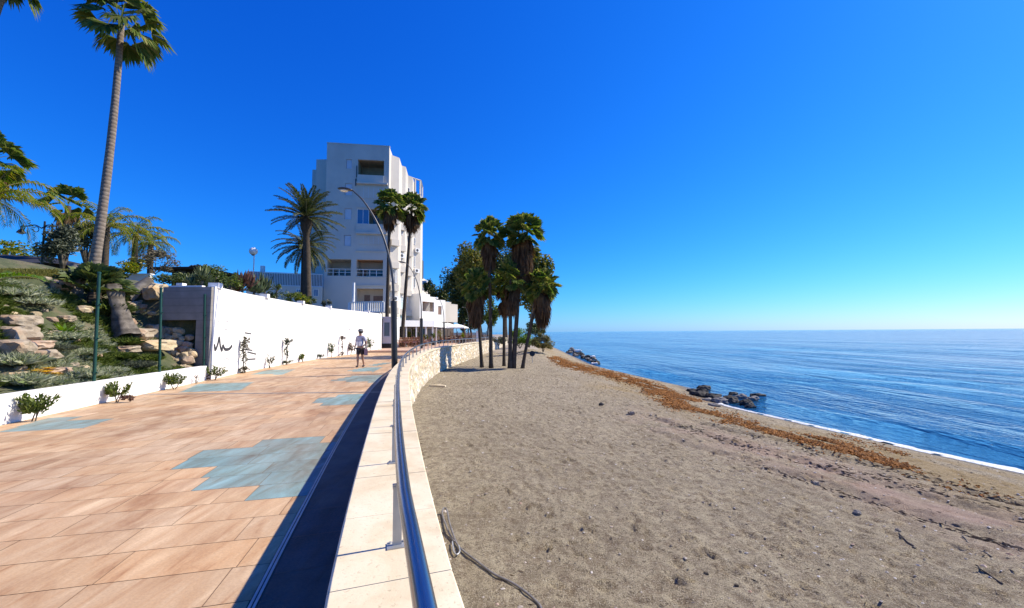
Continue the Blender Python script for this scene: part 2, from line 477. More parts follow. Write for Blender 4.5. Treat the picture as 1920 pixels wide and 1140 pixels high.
# ------------------------------------------------------------------ promenade
def tile_mat():
    m, nt, b = newmat('paving_tile')
    a = N(nt, 'ShaderNodeVertexColor'); a.layer_name = 'tint'
    v = coords(nt, (1, 1, 1), (0, 0, R(-38)))
    st = noise_n(nt, coords(nt, (2.6, .5, 1), (0, 0, R(30))), 1.6, 5, .6, .8)
    g = nt.nodes.new('ShaderNodeNewGeometry')
    off = N(nt, 'ShaderNodeVectorMath', operation='ADD'); cmb = N(nt, 'ShaderNodeCombineXYZ')
    ml = N(nt, 'ShaderNodeMath', operation='MULTIPLY'); L(nt, g.outputs['Random Per Island'], ml.inputs[0]); ml.inputs[1].default_value = 60
    L(nt, ml.outputs[0], cmb.inputs[0]); L(nt, coords(nt, (3.4, .8, 1), (0, 0, R(38))), off.inputs[0]); L(nt, cmb.outputs[0], off.inputs[1])
    st = noise_n(nt, off.outputs[0], 1.7, 5, .6, .7)
    s2 = noise_n(nt, coords(nt), 60, 3, .6)
    k = ramp(nt, st, [(.28, (.62, .47, .38)), (.43, (.93, .86, .8)), (.56, (1, 1, 1)), (.72, (1.25, 1.30, 1.34))])
    c = mixc(nt, 1.0, a.outputs['Color'], k, 'MULTIPLY')
    c = mixc(nt, ramp(nt, s2, [(.35, .22), (.6, 0)]), c, (.22, .14, .09))
    big = noise_n(nt, coords(nt), .45, 5, .65)
    c = mixc(nt, ramp(nt, big, [(.45, 0), (.72, .42)]), c, (.34, .215, .145))
    tone = noise_n(nt, coords(nt, (1.5, .5, 1), (0, 0, R(38))), 1.1, 6, .65, .6)
    c = mixc(nt, 1.0, c, ramp(nt, tone, [(.30, (.66, .54, .46)), (.47, (.95, .92, .88)), (.68, (1.12, 1.13, 1.12))]), 'MULTIPLY')
    L(nt, c, b.inputs['Base Color']); b.inputs['Roughness'].default_value = .62; b.inputs['Specular IOR Level'].default_value = .3
    bump(nt, b, noise_n(nt, coords(nt), 35, 5, .65), .18, .01)
    return m
M['tile'] = tile_mat()
M['grout'] = simple('paving_joint', (.17, .11, .075), .9, .2, 6, 0)
HD = R(13)                                       # promenade heading turns left of the view
ud = Vector((math.cos(HD), math.sin(HD), 0)); vd = Vector((-math.sin(HD), math.cos(HD), 0))
def uv2w(u, v): return ud * u + vd * v
BLUE = [[(312, 885), (375, 846), (464, 844), (490, 825), (560, 825), (650, 823), (590, 940), (452, 940), (487, 909), (372, 909), (412, 885)],
        [(0, 810), (80, 786), (218, 783), (160, 801)], [(335, 736), (368, 721), (472, 718), (450, 732)], [(580, 758), (600, 744), (692, 739), (685, 759)],
        [(617, 714), (660, 705), (716, 703), (708, 717)], [(470, 702), (500, 694), (552, 693), (530, 702)], [(645, 696), (685, 689), (718, 688), (700, 697)], [(688, 685), (720, 680), (738, 680), (705, 686)]]
def inpoly(p, poly):
    x, y = p; c = False; n = len(poly)
    for i in range(n):
        (x1, y1), (x2, y2) = poly[i], poly[i - 1]
        if (y1 > y) != (y2 > y) and x < (x2 - x1) * (y - y1) / (y2 - y1) + x1: c = not c
    return c
def clip(poly, p0, nrm):
    out = []; n = len(poly)
    for i in range(n):
        a, b = poly[i], poly[(i + 1) % n]
        da = (a - p0).dot(nrm); db = (b - p0).dot(nrm)
        if da >= 0: out.append(a)
        if (da >= 0) != (db >= 0): out.append(a + (b - a) * (da / (da - db)))
    return out
CAPW = .5; BAND = 1.01
base = MB()
for i in range(0, len(WALL) - 20, 10):
    j = i + 10
    a, b = wall_off(i, .3), wall_off(j, .3); c = Vector((min(-26, a.x - 8), b.y + 2, 0)); d = Vector((min(-26, a.x - 8), a.y + 2, 0))
    for q in (a, b, c, d): q.z = -.006
    base.poly([a, b, c, d])
base.box((-13.5, 70, -.1), (20, 30, .1))
tag(base.build('promenade_ground', M['grout']), kind='structure')
rnd = random.Random(5)
mt = MB()
va = vd.dot(at_z(470, 938.5, 0)); vb = vd.dot(at_z(420, 909.5, 0)); vc = vd.dot(at_z(440, 845, 0)); print('rows', va, vb, vc)
TW = .41; row = va - 14 * TW; gap = .006
wyi = _wy
def put_tile(u0, u1, row, h, blue):
    cpos = uv2w((u0 + u1) / 2, row + h / 2)
    gx = garden_x(cpos.y)
    if not (cpos.x > gx - 1.2 and cpos.x < wall_x(cpos.y) + .4 and cpos.y > -2.5): return
    i = int(np.clip(np.searchsorted(_wy, cpos.y), 0, len(WALL) - 1))
    q = [uv2w(u0 + gap, row + gap), uv2w(u1, row + gap), uv2w(u1, row + h), uv2w(u0 + gap, row + h)]
    q = clip(q, wall_off(i, BAND + .025), WN[i])
    if len(q) < 3: return
    t = rnd.random()
    if blue: col = (.19 + .025 * t, .315 + .03 * t, .325 + .02 * t)
    else:
        k = rnd.gauss(1, .06); col = (.535 * k, (.365 + .03 * t) * k, (.21 + .045 * t) * k)
    mt.poly(q, 0, col)
while row < 46:
    h = TW
    mask = []
    for q in range(0, 1100):
        u = -16 + q * .02; px = to_px(uv2w(u, row + h * .5)); mask.append(bool(px and any(inpoly(px, B) for B in BLUE)))
    q = 0; u = -16; st = rnd.random() * .5
    while q < 1100:
        q1 = q
        while q1 < 1100 and mask[q1] == mask[q]: q1 += 1
        ua, ub = -16 + q * .02, -16 + q1 * .02
        u = ua
        while u < ub - 1e-6:
            ln = rnd.choice((.62, .82, .82, .82)) - (st if u == -16 else 0)
            u2 = u + ln
            if ub - u2 < .18: u2 = ub
            put_tile(u, u2, row, h, mask[q]); u = u2
        q = q1
    row += h
# blue-grey band from drain to sea wall, colour darkened to paint in shade
i = 0
while i < len(WALL) - 30:
    j = i + 5; e = .004
    a, b = WALL[i] + (WALL[j] - WALL[i]).normalized() * e, WALL[j]
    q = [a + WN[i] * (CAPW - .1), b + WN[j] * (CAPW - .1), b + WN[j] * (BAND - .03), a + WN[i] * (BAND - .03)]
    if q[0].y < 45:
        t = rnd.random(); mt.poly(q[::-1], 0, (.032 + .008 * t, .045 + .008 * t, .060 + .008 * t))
    i = j
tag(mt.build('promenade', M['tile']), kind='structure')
M['steel'] = simple('stainless_steel', (.30, .32, .35), .27, .06, 3, 0, metal=1)
M['galv'] = simple('galvanised_steel', (.42, .42, .40), .45, .15, 8, .05, metal=.6)
# slot drain beside the wall
mb = MB()
for i in range(0, 330, 3):
    j = i + 3
    a0, a1, b0, b1 = wall_off(i, BAND - .022), wall_off(i, BAND + .02), wall_off(j, BAND - .022), wall_off(j, BAND + .02)
    for q in (a0, a1, b0, b1): q.z = .004
    m1a, m2a = a0.lerp(a1, .4), a0.lerp(a1, .6); m1b, m2b = b0.lerp(b1, .4), b0.lerp(b1, .6)
    mb.poly([a1, m2a, m2b, b1], 0); mb.poly([m1a, a0, b0, m1b], 0)
    for q in (m1a, m2a, m1b, m2b): q.z = .001
    mb.poly([m2a, m1a, m1b, m2b], 1)
M['black'] = simple('black_paint', (.018, .019, .02), .45, .2, 5, .03)
tag(mb.build('drain_channel', [M['galv'], M['black']]), 'long steel slot drain set in the paving beside the sea wall', 'drain')
# cross drain
a = at_z(560, 736.5, .004); b = at_z(716, 735, .004); dv = (b - a).normalized(); pv = Vector((-dv.y, dv.x, 0)) * .05
mb = MB()
a = a - dv * 5.2; b = b + dv * .05
mb.poly([a - pv, b - pv, b - pv * .3, a - pv * .3]); mb.poly([a + pv * .3, b + pv * .3, b + pv, a + pv])
dz = Vector((0, 0, -.003)); mb.poly([a - pv * .3 + dz, b - pv * .3 + dz, b + pv * .3 + dz, a + pv * .3 + dz], 1)
tag(mb.build('drain_channel', [M['galv'], M['black']]), 'narrow drain line crossing the tiled promenade from wall to wall', 'drain')
# raised terrace of the restaurant: kerb step
mb = MB()
p0 = at_z(640, 661.5, 0); p1 = at_z(770, 660, 0)
poly = [(p0.x - 3, p0.y + .3), (p1.x, p1.y), (p1.x + 1.2, p1.y + 25), (-22, p1.y + 25)]
poly = [(-13.0, p0.y), (-7.4, p0.y - .4), (-7.6, 62), (-20, 62)]
mb.prism(poly, -.05, .17)
M['terrace'] = simple('terrace_tile', (.50, .33, .23), .7, .15, 3, .08)
tag(mb.build('terrace_floor', M['terrace']), kind='structure')

# ------------------------------------------------------------------ hill behind the garden walls
def soil_mat():
    m, nt, b = newmat('garden_soil'); v = coords(nt)
    c = ramp(nt, noise_n(nt, v, 1.4, 6, .65), [(.35, (.045, .06, .022)), (.5, (.08, .09, .04)), (.68, (.15, .12, .075))])
    L(nt, c, b.inputs['Base Color']); b.inputs['Roughness'].default_value = .95; bump(nt, b, noise_n(nt, v, 9, 6, .7), .8, .08); return m
M['soil'] = soil_mat()
mb = MB(); vs = []; nyh = 130; nxh = 70
yv = [2.0 + 24 * (k / nyh) for k in range(nyh + 1)] + [30, 40, 60, 90, 140]
for y in yv:
    gx = garden_x(y)
    for k in range(nxh + 1):
        d = .19 + 30 * (k / nxh) ** 1.7
        x = gx - d; vs.append((x, y, hill_z(x, y)))
n1 = nxh + 1
mb.add(vs, [(i * n1 + k, i * n1 + k + 1, (i + 1) * n1 + k + 1, (i + 1) * n1 + k) for i in range(len(yv) - 1) for k in range(nxh)])
tag(mb.build('hill', M['soil'], smooth=True), kind='structure')
# far ground so that nothing floats beyond the terrace, and the headland to the right of the far trees
mb = MB(); vs = []
xs = np.linspace(-60, 12, 60); yl = np.linspace(46, 330, 60)
for y in yl:
    for x in xs:
        xw = float(water_x(y)) - .5; xx = min(x, 400)
        e = sstep(0, 7, xw - xx)
        z = SEA - .4 + (1.9 * e if xx > -6 else 1.9 * e + .35 * sstep(-6, -9, xx) ) + .25 * noise.noise(Vector((xx * .2, y * .2, 0)))
        vs.append((xx, y, z - .22 * (1 - sstep(52, 70, y)) if xx > -3 else z - .0))
n1 = len(xs)
mb.add(vs, [(i * n1 + k, i * n1 + k + 1, (i + 1) * n1 + k + 1, (i + 1) * n1 + k) for i in range(len(yl) - 1) for k in range(n1 - 1)])
M['shore'] = simple('shore_gravel', (.27, .225, .175), .95, .3, 2, .6)
tag(mb.build('shore_ground', M['shore'], smooth=True), kind='structure')
# ------------------------------------------------------------------ sea wall
def stone_mat():
    m, nt, b = newmat('rubble_stone')
    a = N(nt, 'ShaderNodeVertexColor'); a.layer_name = 'tint'
    f = noise_n(nt, coords(nt), 12, 6, .7)
    c = mixc(nt, 1.0, a.outputs['Color'], ramp(nt, f, [(.3, (.72, .68, .62)), (.6, (1, 1, 1))]), 'MULTIPLY')
    L(nt, c, b.inputs['Base Color']); b.inputs['Roughness'].default_value = .85; b.inputs['Specular IOR Level'].default_value = .2
    bump(nt, b, f, .5, .02); return m
M['stone'] = stone_mat()
def cap_mat():
    m, nt, b = newmat('cap_stone'); v = coords(nt)
    f = noise_n(nt, v, 2.2, 6, .6, .6); f2 = noise_n(nt, v, 40, 4, .7); f3 = noise_n(nt, v, 5, 5, .7)
    c = ramp(nt, f, [(.3, (.58, .47, .30)), (.5, (.68, .58, .40)), (.7, (.72, .64, .47))])
    c = mixc(nt, ramp(nt, f2, [(.30, .7), (.42, 0)]), c, (.36, .28, .17))
    c = mixc(nt, ramp(nt, f3, [(.52, 0), (.72, .55)]), c, (.50, .39, .24))
    L(nt, c, b.inputs['Base Color']); b.inputs['Roughness'].default_value = .6; b.inputs['Specular IOR Level'].default_value = .3
    bump(nt, b, f2, .15, .01); return m
M['cap'] = cap_mat()
sw = empty('sea_wall', (wall_x(10.), 10, 0), 'long curving sea wall of pale rubble stone with smooth cream cap slabs', 'wall')
# cap slabs, 0.7 m each, with joints
mb = MB(); SL = 7; i = 0; nW = len(WALL); k = 0
rnd = random.Random(11)
while i + SL < nW:
    j = i + SL; g = .004 if k % 2 else .007
    sub = list(range(i, j + 1))
    lift = rnd.uniform(0, .003)
    ring = []
    for q in sub:
        p = WALL[q].copy()
        if q == i: p += (WALL[q + 1] - p).normalized() * g
        z = capz(p.y) + lift
        row = [(-.035, z - .06), (-.035, z - .008), (-.027, z), (CAPW - .008, z), (CAPW, z - .008), (CAPW, z - .035)]
        ring.append([tuple((p + WN[q] * d).to_2d()) + (zz,) for d, zz in row])
    n = 6; vs = [v for r in ring for v in r]
    fs = [(a * n + b, a * n + (b + 1) % n, (a + 1) * n + (b + 1) % n, (a + 1) * n + b) for a in range(len(ring) - 1) for b in range(n)]
    fs += [tuple(range(n))[::-1], tuple((len(ring) - 1) * n + b for b in range(n))]
    mb.add(vs, fs); i = j; k += 1
mb.build('cap', M['cap'], sw)
# inner face
mb = MB(); vs = []
for q in range(0, nW, 5):
    for z in (-.05, capz(WALL[q].y) - .03): vs.append(tuple((WALL[q] + WN[q] * (CAPW - .012)).to_2d()) + (z,))
mb.add(vs, [(2 * a, 2 * a + 1, 2 * a + 3, 2 * a + 2) for a in range(len(vs) // 2 - 1)])
def white_mat():
    m, nt, b = newmat('white_render'); v = coords(nt)
    f = noise_n(nt, coords(nt, (2.5, 2.5, .22)), 1.6, 6, .7); g = noise_n(nt, v, .8, 5, .6); h = noise_n(nt, v, 18, 4, .6)
    c = ramp(nt, g, [(.3, (.75, .74, .71)), (.7, (.82, .81, .79))])
    c = mixc(nt, ramp(nt, f, [(.56, 0), (.78, .5)]), c, (.52, .50, .46))
    L(nt, c, b.inputs['Base Color']); b.inputs['Roughness'].default_value = .85; b.inputs['Specular IOR Level'].default_value = .2
    bump(nt, b, h, .15, .02); return m
M['white_wall'] = white_mat()
M['shade_face'] = simple('shade_dark_face', (.035, .045, .06), .7, .2, 3, .1); mb.build('inner_face', M['shade_face'], sw)  # near-black colour paints the shade on the wall's inner face
# rubble face: real relief stone by stone
mb = MB(); vs = []; cols = []
step = [q for q in range(10, nW - 1)]
sl = 0.0; nz = 24; fr = []
rnd = random.Random(2); palette = [(.62, .55, .43), (.56, .47, .34), (.66, .62, .54), (.50, .42, .31), (.60, .50, .33), (.68, .64, .57)]
for qi, q in enumerate(step):
    for kz in range(nz + 1):
        t = kz / nz; z = -1.35 + (capz(WALL[q].y) - .07 + 1.35) * t
        s = q * .1
        pt = Vector((s * 2.6, z * 4.4, 0))
        dist, pos = noise.voronoi(pt)
        e = dist[1] - dist[0]
        hsh = int(abs(pos[0].x * 731.1 + pos[0].y * 1277.7)) % 997
        r = ((hsh * 57) % 101) / 101
        d = .05 * min(1, e / .22) ** .6 + .045 * r * min(1, e / .2) + .012 * noise.noise(pt * 3)
        p = WALL[q] - WN[q] * (d - .07 + .10 * (1 - t))
        vs.append((p.x, p.y, z))
        c = palette[hsh % 6]; m = min(1, e / .12); k = .8 + .3 * r
        cols.append(tuple((c[a] * k) * m + (.55, .49, .38)[a] * (1 - m) for a in range(3)))
n1 = nz + 1
me_f = [(a * n1 + b, (a + 1) * n1 + b, (a + 1) * n1 + b + 1, a * n1 + b + 1) for a in range(len(step) - 1) for b in range(nz)]
mb.add(vs, me_f)
mb.C = [cols[f[0]] for f in mb.F]
mb.build('stone_face', M['stone'], sw)

# ------------------------------------------------------------------ hand rail
rl = empty('handrail', (wall_x(8.), 8, .5), 'stainless tubular handrail on short posts following the sea wall', 'handrail')
def rail_z(y): return .835 + .07 * sstep(12, 20, y) + .12 * sstep(11, 24, y) - .05 * sstep(30, 50, y)
def rail_p(q):
    p = WALL[q] + WN[q] * .18; return Vector((p.x, p.y, rail_z(p.y)))
mb = MB(); mb.tube([rail_p(q) for q in range(14, 640, 2)], .033, 14)
mb.build('rail', M['steel'], rl, smooth=True)
y_first = at_z(742, 1013, .5).y
q0 = int(np.searchsorted(_wy, y_first))
rz0 = None
for k in range(-1, 43):
    q = q0 + int(round(k * 14.1))
    if q < 16 or q > 630: continue
    p = WALL[q] + WN[q] * .205; ctop = capz(p.y); top = rail_z(p.y)
    hd = math.atan2(-WN[q].x, WN[q].y)
    mb = MB(); mb.box((p.x, p.y, (ctop + top) / 2 - .01), (.014, .045, top - ctop - .02), hd)
    mb.box((p.x + .016 * math.cos(hd), p.y + .016 * math.sin(hd), top - .038), (.05, .05, .012), hd)
    po = mb.build('post', M['galv'], rl)
    mb = MB(); mb.box((p.x, p.y, ctop + .005), (.07, .10, .009), hd)
    for s in (-.035, .035): mb.lathe((p.x + .022 * math.cos(hd) - s * math.sin(hd), p.y + .022 * math.sin(hd) + s * math.cos(hd), ctop + .009), [(.008, 0), (.008, .007)], 8)
    mb.build('base_plate', M['galv'], po)

# ------------------------------------------------------------------ low garden wall, tall white wall, concrete return
def wall_prism(mb, pts, z0, z1, th):
    # pts: promenade-side foot line; thickness goes inland (left)
    P = [Vector(p) for p in pts]; n = []
    for i in range(len(P)):
        t = (P[min(i + 1, len(P) - 1)] - P[max(0, i - 1)]); t.z = 0; t.normalize(); n.append(Vector((-t.y, t.x, 0)))
    z0s = z0 if hasattr(z0, '__len__') else [z0] * len(P); z1s = z1 if hasattr(z1, '__len__') else [z1] * len(P)
    vs = []
    for p, m, a, b in zip(P, n, z0s, z1s):
        q = p + m * th
        vs += [(p.x, p.y, a), (p.x, p.y, b), (q.x, q.y, b), (q.x, q.y, a)]
    fs = [(i * 4 + k, i * 4 + (k + 1) % 4, (i + 1) * 4 + (k + 1) % 4, (i + 1) * 4 + k) for i in range(len(P) - 1) for k in range(4)]
    fs += [(3, 2, 1, 0), tuple((len(P) - 1) * 4 + k for k in range(4))]
    mb.add(vs, fs)
mb = MB()
lw_end = g1 - gd * .02
lz = [.52, .53, .50]
wall_prism(mb, [gstart, g0, lw_end], -.05, lz, .2)
tag(mb.build('garden_wall', M['white_wall']), 'knee-high white rendered wall edging the planted slope', 'wall')
tw = empty('boundary_wall', (tpts[0].x, tpts[0].y, 0), 'tall bright white rendered wall along the promenade with graffiti near its end', 'wall')
TP = [at_z(396, 711.5, 0)] + tpts
twz = [at_y(403, 541, g1.y).z, at_y(450, 549, tpts[0].y).z, at_y(535, 562, tpts[1].y).z, at_y(620, 575, tpts[2].y).z, at_y(715, 590, tpts[3].y).z]
print('white wall tops', [round(z, 2) for z in twz])
zt = sum(twz) / len(twz); 
mb = MB(); wall_prism(mb, TP, -.05, zt, .24); mb.build('wall_panel', M['white_wall'], tw)
# low piers that show above the top
for px in (406, 498, 566, 618, 690):
    p = at_plane(px, 620, tpts[1], Vector((gd.y, -gd.x, 0))) if px < 450 else None
    # find y on wall by marching
    lo, hi = TP[0].y, TP[-1].y
    for _ in range(40):
        md = (lo + hi) / 2; t = to_px((garden_x(md), md, zt))
        if t[0] < px: lo = md
        else: hi = md
    x = garden_x(md)
    mb = MB(); mb.box((x - .11, md + .1, zt + .05), (.34, .30, .20), R(11)); mb.build('pier_cap', M['white_wall'], tw)
def on_wall(px, py):
    lo, hi = TP[0].y, TP[-1].y
    for _ in range(40):
        md = (lo + hi) / 2
        if to_px((garden_x(md), md, 1))[0] < px: lo = md
        else: hi = md
    i = max(k for k in range(len(TP) - 1) if TP[k].y <= md + 1e-6)
    t = (TP[i + 1] - TP[i]).normalized(); n = Vector((t.y, -t.x, 0))
    return at_plane(px, py, TP[i], n), n, t
# graffiti strokes, sprayed on the render
M['spray'] = simple('spray_paint', (.045, .045, .055), .7, .3, 9, 0)
M['spray_faint'] = simple('spray_paint_worn', (.36, .36, .38), .8, .35, 14, 0)
GR = [([(402, 646), (403.5, 656), (408, 646), (411, 633), (413, 649), (416, 657), (418, 648), (422, 655), (430, 654), (435, 648)], 2.6, 0),
      ([(404, 621), (407, 611), (411, 600)], 1.1, 1), ([(415, 603), (416, 625)], .7, 1), ([(421, 604), (428, 604), (427, 616), (421, 618)], .9, 1),
      ([(422, 626), (430, 627)], .7, 1), ([(426, 627), (426, 645)], .5, 1), ([(434, 628), (435, 646)], .5, 1), ([(402, 628), (401, 646)], .5, 1),
      ([(416, 662), (417, 672)], .9, 1), ([(423, 664), (420, 674)], .9, 1), ([(420, 676), (426, 671), (430, 676)], .9, 1), ([(407, 655), (408, 690)], .4, 1),
      ([(459, 624), (471, 626)], 1.1, 0), ([(458, 655), (473, 657)], 1.2, 0), ([(464, 660), (480, 664)], 1.3, 0), ([(463, 674), (479, 673)], 1.3, 0), ([(460, 638), (465, 640)], 1.0, 0),
      ([(436, 690), (445, 678), (450, 668)], .6, 1), ([(600, 624), (599, 672)], .5, 1), ([(604, 610), (606, 640)], .35, 1), ([(556, 632), (557, 637)], .8, 1), ([(571, 640), (572, 652)], .7, 1), ([(654, 617), (657, 618)], 1.4, 1)]
mb = MB()
for pts, wd, mi in GR:
    P = [on_wall(*p) for p in pts]; n = P[0][1]; t = P[0][2]
    dep = (P[0][0] - EYE).length; hw = wd * dep / FPX * .95
    W = catmull([p[0] for p in P], 5) if len(P) > 2 else [P[0][0], P[1][0]]
    for a, b in zip(W[:-1], W[1:]):
        d = (b - a).normalized(); s = n.cross(d).normalized() * hw; o = n * (.003 if mi == 0 else .002)
        e = d * hw * .3
        mb.poly([a - s + o - e, b - s + o + e, b + s + o + e, a + s + o - e], mi)
mb.build('graffiti', [M['spray'], M['spray_faint']], tw)
# concrete return wall with its recessed corner
def conc_mat():
    m, nt, b = newmat('board_marked_concrete'); v = coords(nt)
    f = noise_n(nt, v, 1.8, 6, .6); wv = N(nt, 'ShaderNodeTexWave', bands_direction='Z'); wv.inputs['Scale'].default_value = 1.2; wv.inputs['Distortion'].default_value = 1.5; L(nt, v, wv.inputs['Vector'])
    c = ramp(nt, f, [(.3, (.20, .185, .165)), (.7, (.30, .28, .255))])
    c = mixc(nt, ramp(nt, wv.outputs['Fac'], [(.0, .35), (.12, 0)]), c, (.14, .13, .11))
    L(nt, c, b.inputs['Base Color']); b.inputs['Roughness'].default_value = .85; bump(nt, b, f, .2, .02); return m
M['concrete'] = conc_mat()
cr = empty('retaining_wall', (g1.x - .8, g1.y, .4), 'grey concrete return wall with a recessed lower corner holding rubble', 'wall')
py = g1.y + .12
def pl(px, pyy, y=None): return at_y(px, pyy, y or py)
xl = pl(303, 600).x; xr = g1.x - .05; ztop = zt - .03
xo = pl(366, 640).x; zo = pl(330, 600).z
mb = MB()
mb.box(((xl + xr) / 2, py + .12, (ztop + zo) / 2), (xr - xl, .24, ztop - zo)); mb.box(((xo + xr) / 2, py + .121, (zo + .2) / 2), (xr - xo, .242, zo - .2 - .004))
mb.build('front_face', M['concrete'], cr)
mb = MB(); mb.box(((xl + xo) / 2, py + .85, (zo + .1) / 2 + .1), (xo - xl, .1, zo + .2)); mb.box((xo + .05, py + .55, zo / 2), (.1, .6, zo - .01)); mb.box(((xl + xo) / 2 - .3, py + .54, zo + .05), (xo - xl + .6, .58, .09))
mb.build('recess', M['concrete'], cr)
mb = MB(); mb.box(((xl + xr) / 2 - .1, py + .1, ztop + .03), (1.2, .16, .05)); mb.box((xl + .55, py + .11, ztop + .10), (.22, .2, .09)); mb.build('coping', M['white_wall'], cr)

# ------------------------------------------------------------------ green fence posts
M['green'] = simple('green_coated_steel', (.006, .048, .032), .4, .15, 6, .03)
posts = [((176, 707), (186, 512), 'dark green steel fence post before the palm trunk and stumps'),
         ((299, 692), (302, 541), 'dark green steel fence post at the left edge of the grey concrete'),
         ((382, 682), (384, 553), 'dark green steel fence post in front of the grey concrete near the white wall')]
for (b, t, lab) in posts:
    # stands behind the low wall
    lo, hi = g0.y - 2, g1.y + .1
    for _ in range(40):
        md = (lo + hi) / 2; q = to_px((garden_x(md) - .14, md, .5))
        if q[0] < b[0]: lo = md
        else: hi = md
    x, y = garden_x(md) - .14, md
    top = at_y(t[0], t[1], y)
    e = empty('fence_post', (x, y, .45), lab, 'fence post', 'green fence posts along the low wall')
    mb = MB(); mb.tube([(x, y, .4), (top.x, y, top.z)], .034, 12); mb.build('post', M['green'], e, smooth=False)
    mb = MB(); mb.lathe((top.x, y, top.z), [(.04, -.02), (.04, .012), (.02, .03), (.001, .034)], 12); mb.build('cap', M['green'], e)
    for f in (.12, .42, .72):
        c = Vector((x, y, .4)).lerp(top, f); mb = MB(); mb.lathe(c, [(.044, -.018), (.044, .018)], 12); mb.box((c.x + .05, y, c.z), (.04, .02, .03)); mb.build('clip', M['green'], e)

# ------------------------------------------------------------------ curved street lamps
M['lamp_grey'] = simple('lamp_pole_paint', (.06, .06, .062), .4, .15, 6, .02)
M['lens'] = simple('frosted_lens', (.62, .60, .55), .35, .05, 4, 0)
def street_lamp(base, pts, lab, head_to, thick=.118):
    e = empty('street_lamp', base, lab, 'street lamp', 'arched street lamps along the sea wall')
    y = base[1]
    P = [at_y(px, py, y) for px, py in pts]
    zb = P[0].z
    mb = MB(); mb.tube([(base[0], y, 0), (base[0], y, .04)], .2, 16); mb.tube([(base[0], y, .04), (base[0] + (P[0].x - base[0]) * .96, y, zb - .02), (P[0].x, y, zb)], [thick, thick, thick * .9], 18)
    mb.build('lower_post', M['black'], e)
    W = catmull(P, 8); n = len(W)
    mb = MB(); mb.tube(W, [.055 - .025 * i / n for i in range(n)], 10); mb.build('arm', M['lamp_grey'], e, smooth=True)
    a, b = P[-1], at_y(head_to[0], head_to[1], y)
    ln = (b - a).length; c = (a + b) / 2
    mb = MB()
    prof = []
    ax = (b - a).normalized()
    for k in range(9):
        t = k / 8; s = math.sin(math.pi * (.08 + .84 * t)) ** .6
        prof.append((a + (b - a) * t, .17 * s))
    vs = []; fs = []
    for p, rr in prof:
        for q in range(12):
            an = 2 * math.pi * q / 12
            zz = math.sin(an); vs.append((p.x, p.y + rr * math.cos(an), p.z + (.085 if zz > 0 else .03) * zz * (rr / .17)))
    for i in range(8):
        for q in range(12): fs.append((i * 12 + q, i * 12 + (q + 1) % 12, (i + 1) * 12 + (q + 1) % 12, (i + 1) * 12 + q))
    fs += [tuple(range(12))[::-1], tuple(96 + q for q in range(12))]
    mb.add(vs, fs); h = mb.build('lamp_head', M['black'], e, smooth=True)
    mb = MB(); cc = a + (b - a) * .58
    mb.lathe((cc.x, cc.y, cc.z - .055), [(.02, -.025), (.11, -.02), (.135, .0), (.13, .03)], 16, 0, ln * 2.2 if ln * 2.2 < 2.4 else 2.4, 1); mb.build('lens', M['lens'], h, smooth=True)
b1 = at_z(740, 700, 0)
street_lamp((b1.x, b1.y, 0), [(738, 564), (736, 520), (729, 480), (717, 440), (700, 405), (680, 375), (661, 357)], 'tall black street lamp with a bowed arm beside the handrail, tallest in view', (634, 354))
b2 = at_z(790, 657, 0)
street_lamp((b2.x, b2.y, 0), [(790, 597), (789, 565), (783, 532), (773, 508), (763, 494)], 'bowed street lamp before the white terrace canopy, second along the promenade', (747, 490), .14)
b3 = Vector((at_y(833, 640, 54).x, 54, 0))
street_lamp(b3, [(832.5, 604), (832, 590), (829.5, 575), (825.5, 563)], 'slim grey street lamp before the low white building, third along the promenade', (816, 560), .11)
b4 = Vector((at_y(878, 640, 70).x, 70, 0))
street_lamp(b4, [(878, 606), (877.7, 594), (876, 584), (873, 577)], 'farthest dark street lamp, standing right of the white parasol against the trees', (866, 575), .12)
# ------------------------------------------------------------------ foliage materials
M['fan_leaf'] = foliage('fan_palm_leaf', [(.05, .095, .02), (.10, .155, .03), (.17, .205, .045), (.27, .25, .08)], .6, .4, .12)
M['fan_dry'] = foliage('dry_palm_leaf', [(.055, .03, .016), (.11, .062, .03), (.17, .105, .05)], .75, .2, .2)
M['date_leaf'] = foliage('date_palm_leaf', [(.022, .04, .012), (.045, .065, .02), (.08, .095, .03), (.14, .145, .06)], .55, .25, .18)
M['queen_leaf'] = foliage('queen_palm_leaf', [(.07, .13, .015), (.15, .20, .02), (.24, .25, .03), (.32, .25, .05)], .7, .5, .06)
M['dark_leaf'] = foliage('evergreen_leaf', [(.022, .045, .014), (.05, .085, .022), (.09, .12, .03), (.14, .15, .04)], .5, .2)
M['gold_leaf'] = foliage('yellowing_leaf', [(.055, .08, .016), (.11, .13, .025), (.18, .18, .035), (.25, .20, .045)], .5, .3)
M['olive_leaf'] = foliage('olive_leaf', [(.05, .06, .035), (.09, .105, .065), (.14, .155, .10)], .5, .2)
M['bush_leaf'] = foliage('bush_leaf', [(.05, .085, .015), (.10, .14, .022), (.17, .20, .04)], .5, .3)
M['dusty_leaf'] = foliage('dusty_brush_leaf', [(.10, .085, .055), (.15, .125, .085), (.10, .10, .045)], .7, .15)
M['silver_leaf'] = foliage('silver_leaf', [(.20, .23, .11), (.36, .38, .24), (.50, .51, .37), (.18, .25, .08)], .8, .3, .08)
M['grass_leaf'] = foliage('fresh_leaf', [(.06, .12, .015), (.11, .20, .02), (.17, .26, .04)], .5, .35)
M['red_leaf'] = foliage('reddish_leaf', [(.09, .04, .03), (.14, .07, .05), (.10, .08, .04)], .6, .2)
M['aloe_leaf'] = foliage('aloe_leaf', [(.06, .09, .04), (.10, .13, .055), (.15, .17, .07)], .45, .1)
M['petal'] = foliage('yellow_petal', [(.65, .42, .03), (.75, .55, .06), (.6, .3, .03)], .6, .3)
